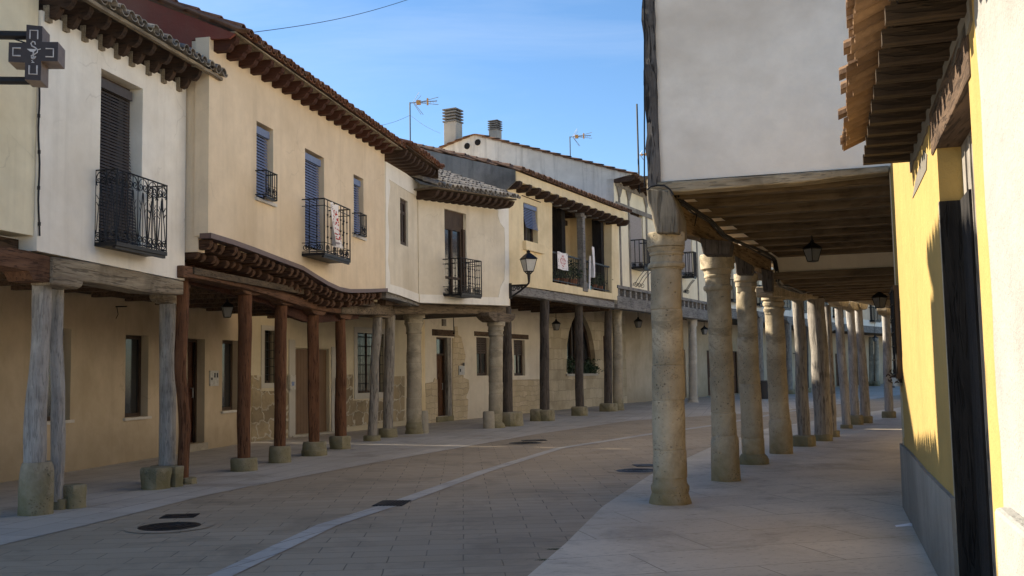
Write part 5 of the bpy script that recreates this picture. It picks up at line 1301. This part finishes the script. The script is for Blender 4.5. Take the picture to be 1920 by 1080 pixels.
antenna(1068.5, 256, 300, 40.0, .85, 'rooftop antenna with amber parts right of the two chimneys')
antenna(1197, 290, 340, 40.0, .45, 'small antenna half hidden beside the dark corner post', True)
t = antenna(1194, 195, 336, 39.0, 1, 'tall thin bare whip aerial left of the dark corner post', False, .035)
b = MB(); P0, P1 = AT(455, 63, 15.6), AT(772, -3, 22); b.tube([P0.lerp(P1, k / 16) - V((0, 0, .10 * math.sin(math.pi * k / 16))) for k in range(17)] + [P1 + (P1 - P0) * .6], .006, 4)
tag(b.build('overhead_wire', M['iron'], loc=P0), 'thin dark wire crossing the blue sky at the top of the photo', 'wire')
b = MB(); P0, P1, P2 = AT(769, 216, 31), AT(700, 237, 30), AT(826, 250, 33)
for Q in (P1, P2): b.tube([P0.lerp(Q, k / 10) - V((0, 0, .06 * math.sin(math.pi * k / 10))) for k in range(11)], .005, 4)
tag(b.build('guy_wires', M['alu'], loc=P0), 'fine guy wires spreading from the left rooftop antenna', 'wire')

# ---------------- houses at the far end, seen between the right hand columns
WF1 = Wall((10.1, 49.85), slope=.60); WF2 = Wall((23.7, 72.5), slope=.75)
for (W, L_, upm, lowm, zb, lab, nm, tops) in ((WF1, 26.2, 'cream5', 'tan', 4.6, 'distant white house with small balconies, seen between the honey coloured columns', 'distant_white_house', 8.4), (WF2, 22, 'beige', 'tan', 4.6, 'distant orange house at the end of the street, seen between grey wooden posts', 'distant_orange_house', 8.8)):
    h = thing(nm, lab, 'house', W.P(8, 0)); n = 6 if W is WF1 else 5
    hs = [(L_ * (i + .35) / n, L_ * (i + .35) / n + 1.0, zb + .4, zb + 2.6) for i in range(n)]
    b = MB(); b.panel(W, [(0, zb), (L_, zb), (L_, tops), (0, tops)], hs, 0, .25); b.build('wall', M[upm], h)
    b = MB(); b.strip(W, [(0, zb, zb - .5), (L_, zb, zb - .5)], .03, -.3, False); b.build('beam', M['beam_grey'], h)
    b = MB(); b.strip(W, [(0, zb + .45, zb + .002), (L_, zb + .45, zb + .002)], .03, .003, False); b.build('white_band', M['h3band'], h)
    for i, r_ in enumerate(hs):
        window(W, r_, .2, h, 'frame', .1, (.5,)); balcony(W, r_[0] - .25, r_[1] + .25, r_[2], r_[2] + 1.0, .4, h, 8, 2, 'plain', .018, .08)
    tile_roof('roof', W, -.1, L_, tops, .7, 4.6, .36, M['tile_brown'], h, .3, seed=40)
    Wb = Wall((W.A - W.n * 3.2).to_tuple(), slope=W.u.x / W.u.y); ds = [(L_ * (i + .6) / n, L_ * (i + .6) / n + 1.1, .05, 2.6) for i in range(n)]
    b = MB(); b.panel(Wb, [(-4, 0), (L_ + 3, 0), (L_ + 3, 4.6), (-4, 4.6)], ds, 0, .25); b.build('ground_floor_wall', M[lowm], h)
    for r_ in ds: door(Wb, r_, .18, h, 'door', 3, handle=False)
    shell(W, 0, L_, 4.2, tops - .2, 4.6, h, M[upm])
b = MB(); c = G(1433, 748); b.lathe((c.x, c.y, 0), (c.x, c.y, .92), [(0, .17), (.03, .2), (.9, .21), (.93, .23), (1, .22), (1, .01)], 16, 0, 3, .45)
tag(b.build('litter_bin', M['bin'], loc=(c.x, c.y, 0)), 'dark litter bin standing across the street, seen between two honey coloured columns', 'bin')

# ---------------- posts and columns on the left
GW, GR = 'weathered grey wooden posts on the left', 'red brown posts under the beige house'
BP = (WP, .32, .13, .11)
post(66, 900, 79, 528, 40, 33, 'wood_grey', 'thick silvery grey post rising from the tall mossy drum stone at far left', GW, [(67, 968, 60, 102, 0, .02)], .03, .016, 0, seed=1.3)
post(107, 955, 106, 541, 24, 25, 'wood_grey', 'thin silvery post just right of the thick grey one, with no tall stone', GW, [(113, 957, 26, 22, .1, .03), (138, 955, 42, 47, .55, .03)], .03, .014, 0, seed=5.2)
post(313, 878, 314, 568, 30, 29, 'wood_grey', 'straight silvery post with a dark knot, on rough cut blocks', GW, [(311, 908, 50, 36, .6, .04), (328, 914, 26, 40, .5, .03), (292, 919, 50, 43, .65, .035)], .02, .014, 0, BP, 'beam_old', seed=8.8)
bpR = (WC, .42, .17, .13)
post(344, 898, 341, 521, 20, 24, 'wood_red', 'slim red brown post standing right against the silvery knotted post', GR, [(352, 909, 34, 14, .2, .05)], .05, .012, seed=2.1)
post(457, 872, 459, 551, 24, 26, 'wood_red', 'red brown post on a low square stone right of the small lantern', GR, [(457, 885, 46, 27, .35, .02)], .035, .012, 0, bpR, 'beam_red', seed=3.7)
post(525, 858, 527, 571, 22, 23, 'wood_red', 'red brown round post on a tall drum stone before the gate wall', GR, [(525, 869, 39, 33, .25, .012)], .025, .012, 0, bpR, 'beam_red', seed=4.9)
post(589, 845, 587, 589, 18.5, 20, 'wood_red', 'squared red brown post standing before the brown gate', GR, [(590, 856, 44, 28, .1, .015, 'two')], .01, .006, .9, bpR, 'beam_red', seed=6.4)
post(639, 832, 638, 597, 22, 19, 'wood_red', 'dark red brown post on a round boulder right of the gate', GR, [(638, 843, 38, 26, .0, .05)], .02, .012, 0, bpR, 'beam_red', seed=7.3)
bpG = (WC3, .5, .2, .14)
post(698, 824, 708, 594, 18, 17, 'wood_grey2', 'leaning dull grey post before the large barred window', GW, [(698, 828, 32, 12, .1, .03)], .04, .016, 0, bpG, 'beam_mid', seed=9.1)
post(727, 816, 732, 588, 19, 19, 'wood_grey2', 'upright dull grey post between the leaning post and the stone column', GW, [(727, 821, 33, 18, .2, .03)], .02, .016, 0, seed=10.3)
SG = 'stone columns on the left side'
column(777, 814, 776, 590, 29, 27, 'stone_g', 'grey stone column with a square scrolled capital, left of the brown door', SG, 'square', 1.5, .5, (WC3, .6, .24, .2), 'beam_mid', 'flare', None, .012)
column(929, 803, 930, 604, 27, 26, 'stone_g', 'banded grey stone column beside a short bollard, at the pale house corner', SG, 'doric', 1.32, .42, (WC3, .7, .25, .22), 'beam_mid', 'low', None, .012)
for (px, py, w_, hh, lab) in ((795, 813, 17, 43, 'slim stone bollard against the foot of the square capital column'), (917, 804, 22, 33, 'short round stone bollard left of the banded column')):
    c, tp, r = axis(px, py, px, py - hh, w_); b = MB(); b.lathe((c.x, c.y, -.02), (c.x, c.y, tp.z), [(0, r), (.1, r * 1.01), (.92, r * .97), (1, r * .85), (1, .01)], 20, .01, 4, .05, 0, px)
    tag(b.build('bollard', M['stone_c'], loc=(c.x, c.y, 0), smooth=True), lab, 'bollard', 'stone bollards by the left columns')
GD = 'dark wooden posts under the ochre house'
bpD = (WH4, .55, .26, .15)
post(952, 795, 949, 576, 19, 19, 'wood_dark', 'dark post right behind the banded stone column, on a long mossy block', GD, [(956, 800, 44, 28, .6, .03)], .02, .014, seed=11.2)
post(1021, 786, 1021, 562, 18, 17, 'wood_dark', 'dark post on a pair of mossy blocks, left of the arched window', GD, [(1024, 790, 28, 22, .5, .03), (1009, 790, 26, 23, .6, .02)], .02, .014, 0, bpD, 'beam_grey', seed=12.4)
post(1087, 776, 1085, 572, 16, 15, 'wood_dark', 'dark post on one mossy square stone in front of the arched window', GD, [(1087, 780, 28, 18, .5, .02)], .02, .014, 0, bpD, 'beam_grey', seed=13.5)
post(1140, 769, 1140, 580, 15, 14, 'wood_dark', 'dark post touching the tall stone column right of the arched window', GD, [(1141, 772, 30, 16, .6, .02)], .02, .014, 0, bpD, 'beam_grey', seed=14.6)
column(1159, 770, 1157, 564, 20, 17, 'stone_g', 'tall grey stone column right beside the last dark post of the ochre house', SG, 'doric', 1.35, .75, None, base='flare', bstones=None)
column(1300, 755, 1298, 582, 17, 15, 'stone_w', 'pale slender stone column with a square capital, seen right of the nearest honey column', SG, 'square', 1.5, .75, (WH5, 1.0, .5, .25), 'beam_grey', 'flare')
FG = 'posts along the far left side of the street'
wf1 = (WF1, .8, .35, .2)
for (px, tp, w_, lab) in ((1425, 596, 15, 'far dark post seen just right of the third honey column'), (1479, 606, 14, 'far grey post seen between the fourth honey column and its wooden neighbour'), (1512, 612, 10, 'far dark post seen just right of the leaning sunlit post'), (1556, 620, 11, 'far grey post seen right of the thick sunlit post')):
    a = aat(WF1, px); p = WF1.P(a, 0, -.15); q = cam.matrix_world.inverted() @ p; yy = 540 + (q.y / q.z) * F_PX
    post(px, yy + 1, px - 2, tp, w_, w_ - 1, 'wood_grey2' if w_ != 10 else 'wood_dark', lab, FG, [(px, yy + 2, w_ * 1.7, 9, .4, .03)], .02, .02, 0, wf1, 'beam_grey', seed=px * .1)
for (px, tp, w_, lab) in ((1634, 632, 8, 'left one of the pair of far posts near the end of the street'), (1644, 632, 8, 'right one of the pair of far posts near the end of the street')):
    post(px, 723, px - 1, tp, w_, w_, 'stone_g' , lab, FG, [(px, 724, 12, 9, .4, .02)], .02, .02, seed=px * .1)
# lanterns under the left arcades
lg_ = 'glass'
lantern(426, 595, 34, 17.6, 'black lantern hanging under the beige house beside the first red brown post', None, 'lamp_shaded', top=3.05)
lantern(1043, 619, 21, 39.0, 'small dark lantern on a long rod left of the arched window', None, 'lamp_shaded', top=3.88)
lantern(1197, 614, 20, 46.0, 'small black lantern over the narrow barred window', None, 'lamp_shaded', top=4.6)
lantern(1321, 627, 17, 49.0, 'small lantern against the tan wall right of the pale slender column', None, 'lamp_shaded', top=4.5)
lantern(1641, 640, 12, 68.0, 'tiny reddish lantern at the far end of the street', None, 'lamp_shaded', top=4.4)
# ================= right hand side
WR = Wall((6.95, 22.5), (1.55, 11.5)); WG = Wall((1.55, 11.5), (1.55 + .954 * 3, 11.5 - .3 * 3)); WY = Wall((4.13, 10.9), (2.13, 4.5))
h = thing('arcade_house', 'white gabled house carried over the pavement on honey stone columns, with a charred corner post', 'house', WR.P(5, 0))
aG = WG.L - .25
b = MB(); b.panel(WG, [WG.at(1234, 341), WG.at(1664, 311), (WG.at(1664, 311)[0] + 2.5, WG.at(1664, 311)[1] + .1), (WG.at(1664, 311)[0] + 2.5, 8.4), (.1, 7.6), (WG.at(1234, 341)[0], 7.6)], [], 0, .3); b.build('gable', M['gableR'], h)
a0_, a1_ = WG.at(1211, 200)[0], WG.at(1234, 200)[0]
zb0 = WG.at(1220, 352)[1]
b = MB(); N = 26; rnd = random.Random(5)
prev = None
for i in range(N + 1):
    z = zb0 + (7.5 - zb0) * i / N; ja, jb = rnd.uniform(-.014, .012), rnd.uniform(-.01, .012)
    ring = [b.pt(WG.P(a0_ + ja, z, .045 + jb)), b.pt(WG.P((a0_ + a1_) / 2, z, .055 + jb)), b.pt(WG.P(a1_ + jb * .6, z, .04)), b.pt(WG.P(a1_, z, -.2)), b.pt(WG.P(a0_ + ja, z, -.2))]
    if prev:
        for j in range(5): b.idx([prev[j], prev[(j + 1) % 5], ring[(j + 1) % 5], ring[j]])
    else: b.idx(ring)
    prev = ring
b.idx(prev); b.build('corner_post', M['corner_post'], h)
b = MB(); b.strip(WG, [(1212, 335, 362), (1236, 340, 361), (1290, 338, 358.5), (1340, 334, 354), (1410, 330, 349), (1500, 323, 342), (1600, 315, 330), (1668, 309.5, 322)], .05, -.2); b.build('gable_beam', M['beam_g'], h, bevel=.02)
# carved bolster block over the first column
b = MB(); pl = [(1212, 353), (1214, 380), (1221, 398), (1224, 415), (1230, 437), (1272, 437), (1270, 400), (1264, 378), (1256, 358)]
b.prism([WG.P(*WG.at(px, py, .10), .10) for px, py in pl], (-WG.n.x * .75, -WG.n.y * .75, 0)); b.build('carved_bolster', M['bolster_old'], h, bevel=.02)
bp = [(1262, 374, 426), (1303, 402, 443), (1332, 418, 450), (1377, 455, 478), (1412, 468, 499), (1446, 484, 510)]
b = MB(); qb = b.strip(WR, bp, -.16, .04); b.build('beam', M['beam_r'], h, bevel=.02)
b = MB(); b.strip(WR, [(1449, 536, 556), (1470, 540, 557), (1496, 547, 561), (1520, 546, 559), (1545, 550, 562)], -.15, .15); b.build('beam', M['beam_g'], h, bevel=.02)
for pl, hh in (([(1312, 447), (1318, 476), (1368, 476), (1372, 452)], .4), ([(1377, 478), (1380, 513), (1410, 513), (1412, 498)], .35), ([(1427, 503), (1431, 546), (1449, 546), (1449, 508)], .35)):
    q = WR.at(pl[0][0], pl[0][1], -.17)[0]; Wl = Wall(WR.P(q, 0, 0).xy.to_tuple(), (WR.P(q, 0, 0).xy + WG.u).to_tuple())
    b = MB(); b.prism([Wl.P(*Wl.at(px, py), 0) for px, py in pl], (-Wl.n.x * hh, -Wl.n.y * hh, 0)); b.build('bolster', M['wood_dark'], h, bevel=.015)
# joists and boards over the pavement
zj = WG.at(1450, 346)[1]
z_a = lambda a: qb[0][1]
jb = MB(); j0 = WR.at(1270, 380, 0)[0]; a_f, a_n = WR.at(1446, 484, -.16)[0], WR.L - .25
zt_ = lambda a: qb[-1][1] + (qb[0][1] - qb[-1][1]) * ((a - qb[-1][0]) / (qb[0][0] - qb[-1][0]))
nj = 9; aj = span(a_n - .2, a_f + .15, nj)
def joist(a, z, L_, hgt=.17, w_=.16):
    p = WR.P(a, z, .12).xy; W_ = Wall(p.to_tuple(), (p + WG.u).to_tuple()); b = MB(); b.wbox(W_, 0, L_, z, z + hgt, -w_, 0); return b
for i, a in enumerate(aj):
    joist(a, zt_(a) + .0, 3.4).build('joist', M['joist'], h, bevel=.012)
b = MB(); p0, p1 = WR.P(a_f - .1, 0, .1), WR.P(WR.L - .1, 0, .1); z0_, z1_ = zt_(a_f) + .172, zt_(a_n) + .172
u3 = V((WG.u.x, WG.u.y, 0)) * 3.8
for k in range(10):
    t0, t1 = k / 10, (k + .985) / 10; q = [V((p0.x, p0.y, z0_)).lerp(V((p1.x, p1.y, z1_)), t) for t in (t0, t1)]
    b.hexa([q[0], q[1], q[1] + u3, q[0] + u3] + [v + V((0, 0, .05)) for v in (q[0], q[1], q[1] + u3, q[0] + u3)])
b.build('ceiling_boards', M['joist'], h)
b = MB()
for a, c in zip(aj, aj[1:]):
    for s in (0,): b.prism([WR.P(c + .18, zt_(c), -.02), WR.P(a - .0, zt_(a), -.02), WR.P(a - .0, zt_(a) + .165, -.02), WR.P(c + .18, zt_(c) + .165, -.02)], (WR.n.x * .1, WR.n.y * .1, 0))
b.build('joist_infill', M['gableR'], h)
# plastered band and the lower ceiling beyond
p = WR.P(a_f, 0, .1).xy; WPt = Wall(p.to_tuple(), (p + WG.u).to_tuple())
b = MB(); b.panel(WPt, [WPt.at(1450, 511), WPt.at(1540, 507), WPt.at(1720, 498), WPt.at(1720, 440), WPt.at(1450, 450)], [], .02, .25, True); b.build('plaster_band', M['h3low'], h)
b = MB(); b.wbox(WPt, 0, 3.6, WPt.at(1500, 522)[1], WPt.at(1500, 509.5)[1], -.12, .06); b.build('joist', M['joist'], h)
b = MB(); zl_ = WPt.at(1500, 520)[1]; q0, q1 = WR.P(0, zl_ + .1, .1), WR.P(a_f, zl_ + .1, .1); u3 = V((WG.u.x, WG.u.y, 0)) * 3.6
b.hexa([q0, q1, q1 + u3, q0 + u3] + [v + V((0, 0, .05)) for v in (q0, q1, q1 + u3, q0 + u3)]); b.build('ceiling_boards', M['joist'], h)
for a in span(a_f - .5, .4, 9): joist(a, zl_ - .06, 3.5, .16).build('joist', M['joist'], h)
# body of the house: street front, back wall, roof
b = MB(); b.panel(WR, [(0, 3.25), (a_f, 3.25), (a_f, zt_(a_f) + .0), (WR.L - .14, zt_(a_n) + .1), (WR.L - .14, 7.3), (0, 7.3)], [], -.03, .25); b.build('wall', M['gableR'], h)
b = MB(); b.wbox(WR, 0, WR.L - .4, 0, 7.2, -2.9, -2.6); b.build('arcade_rear_wall', M['tan'], h)
tile_roof('roof', WR, 0, WR.L + .15, 7.3, .6, 4.5, .36, M['tile_brown'], h, .3, seed=50)
WR2 = Wall((20.0, 44.0), (6.95, 22.5))
h2 = thing('far_arcade_house', 'second arcaded house on the right, its low ceiling carried on grey wooden posts', 'house', WR2.P(12, 0))
b = MB(); b.panel(WR2, [(0, 3.6), (WR2.L, 3.6), (WR2.L, 7.0), (0, 7.0)], [], .1, .25); b.build('wall', M['gableR'], h2)
b = MB(); b.strip(WR2, [(0, 3.62, 3.3), (WR2.L, 3.45, 3.12)], -.14, .14, False); b.build('beam', M['beam_g'], h2)
b = MB(); b.wbox(WR2, 0, WR2.L, 3.62, 3.7, -3.2, .05); b.build('ceiling_boards', M['joist'], h2)
b = MB(); b.wbox(WR2, 0, WR2.L, 0, 7, -3.2, -2.9); b.build('arcade_rear_wall', M['tan'], h2)
p = WR2.P(WR2.L - .6, 0, .1).xy; W_ = Wall(p.to_tuple(), (p + V((.86, -.51))).to_tuple()); b = MB(); b.wbox(W_, 0, 3.2, 3.44, 3.615, -.18, 0); o = b.build('joist', M['joist'], h2)
copies(o, [(-WR2.u.x * k * .6, -WR2.u.y * k * .6, .006 * k) for k in range(1, 16)])
tile_roof('roof', WR2, 0, WR2.L, 7.0, .6, 4.5, .36, M['tile_brown'], h2, .4, seed=51)
# cables on the beam
rnd = random.Random(2); b = MB()
pth = [(1262, 350), (1266, 366), (1275, 381), (1300, 398), (1327, 413), (1345, 430), (1356, 442), (1368, 450), (1377, 452), (1412, 466), (1440, 478), (1449, 486), (1452, 505), (1454, 525), (1462, 533), (1480, 541), (1500, 548), (1520, 545), (1538, 551), (1542, 560)]
for k in range(5):
    P_ = []
    for i, (px, py) in enumerate(pth):
        a, z = WR.at(px, py, -.2); P_.append(WR.P(a, z + rnd.uniform(-.03, .03) + .012 * (k - 2), -.2 - .02 * (k % 3) - rnd.uniform(0, .02)))
    b.tube(P_, .013, 5)
a, z = WR.at(1303, 400, -.2); a2, z2 = WR.at(1301, 424, -.2); b.tube([WR.P(a, z + .05, -.24), WR.P(a2, z2, -.21)], .008, 4)
tag(b.build('cable_bundle', M['iron'], loc=WR.P(aj[4], 3.3)), 'bundle of black cables strung along the top of the right hand arcade beam', 'cable')
b = MB(); P_ = [WG.P(*WG.at(px, py, .12), .12) for px, py in ((1213, 356), (1220, 350), (1232, 347), (1246, 348), (1256, 355), (1263, 366))]; b.tube(P_, .011, 5); P_ = [WG.P(*WG.at(px, py, .03), .06 if i % 3 else .05) for i, (px, py) in enumerate([(1209, y_) for y_ in range(352, -40, -24)])]; b.tube(P_, .009, 5)
tag(b.build('corner_cable', M['iron'], loc=WG.P(0, 3.6)), 'black cable running up the charred corner post', 'cable')

# columns on the right
CG = 'honey stone columns on the right'
column(1257, 948, 1248, 437, 63, 57, 'stone_y', 'nearest honey stone column, thick and pitted with a flared foot', CG, 'big', 1.14, .43, None, base='flare', jit=.010, wob=.01, drums=4)
column(1362, 904, 1344, 478, 46, 43, 'stone_y', 'second honey stone column with a broken capital, on a tall drum foot', CG, 'big', 1.36, .52, None, base='drum', jit=.014, wob=.02, drums=3)
column(1413, 872, 1397, 514, 41, 36, 'stone_y', 'third honey stone column with a large pale patch in its side', CG, 'plain', 1.2, .3, None, base='low', jit=.016, wob=.02, drums=3)
column(1465, 852, 1449, 546, 37, 35, 'stone_y', 'fourth honey stone column with a dark banded capital', CG, 'banded', 1.22, .42, None, base='drum', jit=.012, wob=.015, drums=4)
PG = 'grey wooden posts on the right'
bpr = (WR, .34, .13, .12)
post(1508, 826, 1496, 562, 23, 20, 'wood_grey2', 'leaning grey wooden post on a square stone, fifth support from the nearest column', PG, [(1508, 838, 37, 22, .85, .015)], .05, .016, 0, bpr, 'beam_g', seed=21.1)
post(1544, 818, 1530, 560, 33, 32, 'wood_grey2', 'thick rough grey trunk post, the stoutest wooden support on the right', PG, [(1544, 828, 33, 16, .15, .01)], .05, .02, 0, seed=22.7)
post(1562, 816, 1551, 572, 13, 13, 'wood_grey2', 'thin post just behind the thick rough trunk post', PG, [(1562, 820, 24, 13, .3, .02)], .03, .012, seed=23.9)
bp2 = (WR2, .55, .2, .14)
post(1587, 801, 1572, 574, 16, 15, 'wood_grey', 'slim leaning grey post standing alone before the far pair on the right', PG, [(1587, 804, 22, 8, .4, .02)], .03, .014, 0, bp2, 'beam_g', seed=25.3)
post(1603, 794, 1594, 580, 15, 15, 'wood_grey', 'left post of the close far pair on the right, on a wide block', PG, [(1604, 797, 28, 19, .6, .02)], .03, .014, 0, bp2, 'beam_g', seed=26.5)
post(1623, 790, 1610, 579, 18, 14, 'wood_grey', 'right post of the close far pair on the right, leaning left', PG, [(1624, 794, 24, 14, .3, .03)], .03, .014, 0, bp2, 'beam_g', seed=27.7)
post(1667, 780, 1661, 590, 15, 15, 'wood_grey', 'far grey post next to the edge of the yellow wall', PG, [(1667, 784, 24, 13, .3, .03)], .03, .014, 0, bp2, 'beam_g', seed=28.2)
lantern(1524, 490, 42, 14.6, 'black lantern hanging from the ceiling of the right hand arcade, the nearer of two', None, 'lamp_shaded', top=3.62)
lantern(1650, 577, 34, 19.5, 'black lantern near the edge of the yellow wall, farther of the two on the right', None, 'lamp_shaded', top=3.12)

# ---------------- yellow house
h = thing('yellow_house', 'low yellow house in sunlight with tiled eaves, grey plinth and a dark doorway', 'house', WY.P(3, 0))
aw0_ = WY.at(1884, 695)[0]; af, an = WY.at(1779, 695)[0], WY.at(1847, 695)[0]; ZY = 3.22; ae = WY.at(1729, 690)[0]
niche = WY.rect(1689.5, 735, 1696, 822); zdoor = 2.88
b = MB(); b.panel(WY, [(0, .0), (af, .0), (af, zdoor), (an, zdoor), (an, 0), (aw0_, 0), (aw0_, ZY), (ae, ZY), (ae - .02, 3.62), (0, 3.62)], [niche], 0, .14); b.build('wall', M['yellow'], h)
b = MB(); b.wbox(WY, niche[0], niche[1], niche[2], niche[3], -.135, -.1); b.build('niche_back', M['dark'], h)
b = MB(); b.panel(WY, [(-.06, 0), (af - .01, 0), (af - .01, .69), (af * .6, .675), (af * .3, .69), (-.06, .68)], [], .028, .05); b.build('plinth', M['plinth'], h)
# doorway
b = MB(); b.wbox(WY, af, an, 0, zdoor, -.30, -.14); 
for i in range(1, 7): x = af + (an - af) * i / 7; b.wbox(WY, x - .008, x + .008, .05, zdoor - .05, -.14, -.13)
o = b.build('door', M['wood_grey2'], h)
b = MB(); b.wbox(WY, af - .002, af + .03, 0, 2.52, -.139, .004); b.build('door_post', M['black_door'], h)
b = MB(); b.wbox(WY, af + .03, WY.at(1837, 695, -.12)[0], 0, 2.52, -.138, -.115); b.build('door_leaf', M['black_door'], o)
b = MB(); N = 20
for i in range(N):
    z = 2.52 * i / N; rr = .012 + .010 * noise.noise(V((i * .7, 1.3, 0))); b.wbox(WY, af - .022 - rr, af - .002, z, z + 2.52 / N + .002, -.01, .006)
b.build('door_edge', M['stone_c'], h)
b = MB(); b.wbox(WY, af - .25, an + .10, zdoor - .02, 3.15, -.29, .012); b.build('lintel', M['beam_dark'], h, bevel=.015)
# crumbling strip under the eaves and a patch of bare render
b = MB(); rnd = random.Random(6); pt_, pb_ = [], []
for i in range(40):
    a = ae - .05 + i * (an + .3 - ae) / 39; pt_.append((a, ZY - .02)); pb_.append((a, ZY - .11 - .05 * rnd.random()))
b.panel(WY, pt_ + pb_[::-1], [], .012, .012); b.build('crumbling_edge', M['bare'], h)
b = MB(); b.panel(WY, [WY.at(*p) for p in ((1718, 338), (1712, 372), (1722, 352), (1738, 318), (1739, 290), (1733, 282), (1728, 300))], [], .006, .006); b.build('bare_patch', M['bare'], h)
# eaves
ov = .37; al = span(ae + .02, WY.L + 1.6, 16)
prof = [(-.1, 0), (ov, 0), (ov, .075), (-.1, .08)]
rafters(WY, al, ZY - .065, prof, .085, M['rafter_y'], h)
b = MB(); b.wbox(WY, ae - .06, WY.L + 1.7, ZY + .018, ZY + .04, -.1, ov - .06); b.build('eave_board', M['rafter_y'], h)
tile_roof('roof', WY, ae - .06, WY.L + 1.7, ZY + .045, ov + .125, 3.6, .42, M['tile_tan'], h, .165, seed=61)
b = MB(); b.wbox(WY, 0, WY.L + 1.7, 0, 4.4, -3.7, -3.5); b.wbox(WY, -.2, 0, 0, 3.6, -3.5, -.02); b.build('rear_wall', M['yellow'], h)
# window hood with grille and dried flowers on the yellow wall
zw1, zw0 = WY.at(1684, 545)[1], WY.at(1684, 700)[1]; aw0, aw1 = .12, .62
f = MB(); f.wbox(WY, aw0, aw0 + .05, zw0, zw1, .002, .045); f.wbox(WY, aw1 - .05, aw1, zw0, zw1, .002, .045); f.wbox(WY, aw0, aw1, zw1, zw1 + .05, .002, .055); f.wbox(WY, aw0, aw1, zw0 - .05, zw0, .002, .06); fo = f.build('window', M['frame'], h)
g = MB(); g.wbox(WY, aw0 + .05, aw1 - .05, zw0, zw1, .004, .02); g.build('pane', M['glass'], fo)
grille(WY, (aw0, aw1, zw0, zw1), h, .055, 4, 6, .008)
g = MB()
for i in range(22): z = zw0 + (zw1 - zw0) * i / 22; g.tube([WY.P(aw0 + .04, z, .032), WY.P(aw1 - .04, z, .032)], .013, 5)
g.build('reed_blind', M['tile_tan'], fo)
a, z = aw0 + .25, zw0 - .02; c = WY.P(a, z - .11, .04); t = thing('dried_flowers', 'clump of dark dried flowers in a small pot under the yellow wall window', 'plant', c)
b = MB(); b.lathe(c - V((0, 0, .0)), c + V((0, 0, .09)), [(0, .04), (1, .06)], 12); b.build('pot', M['white_pl'], t)
b = MB(); rnd = random.Random(12)
for i in range(160):
    p = c + V((rnd.gauss(0, .025), rnd.gauss(0, .09), .09 + rnd.gauss(0, .035))); q = V((rnd.uniform(-1, 1), rnd.uniform(-1, 1), rnd.uniform(-1, 1))).normalized() * .025; r_ = q.orthogonal().normalized() * .012; b.face([p - q, p + r_, p + q, p - r_])
b.build('foliage', M['beam_dark'], t, recalc=False)
# ---------------- nearest white house
h = thing('near_white_house', 'rough white rendered wall at the right edge of the photo, in full sun', 'house', WY.P(WY.L, 0))
aw = WY.at(1881, 695)[0]
b = MB(); rnd = random.Random(9); ed = [(aw + .012 * rnd.random() + .02 * math.sin(i * .8), .9 + 2.3 * i / 24) for i in range(25)]
b.panel(WY, [(aw + .03, 0)] + ed + [(WY.L + 9, 3.2), (WY.L + 9, 0)], [], .03, .03); b.build('wall', M['nearwhite'], h)
b = MB(); ed2 = [(e[0] - .028 - .02 * abs(math.sin(i * 1.7)), e[1]) for i, e in enumerate(ed)]; b.panel(WY, ed2 + [(e[0] + .01, e[1]) for e in ed[::-1]], [], .012, .012); b.build('paint_edge', M['mint'], h)
b = MB(); ab = WY.at(1866, 1000, .09)[0]; b.wbox(WY, ab, WY.L + 9, 0, .93, .0, .09); b.build('corner_stone', M['nearwhite'], h, bevel=.02)
b = MB(); b.wbox(WY, aw0_, WY.L + 9, 0, 3.2, -.3, -.02); b.wbox(WY, WY.L + 8.8, WY.L + 9, 0, 3.2, -3.6, -.3); b.build('rear_wall', M['nearwhite'], h)
# scrap by the wall foot
b = MB(); c = G(1690, 988)
b.face([c + V((-.06, -.03, .006)), c + V((.05, -.02, .008)), c + V((.1, .03, .03)), c + V((-.05, .03, .012))]); b.face([c + V((.05, -.02, .008)), c + V((.12, -.01, .006)), c + V((.14, .03, .012)), c + V((.1, .03, .03))])
tag(b.build('paper_scrap', M['cloth'], loc=c), 'crumpled white paper scrap lying by the foot of the yellow wall', 'litter')
# things that hide behind the photographer: the street goes on
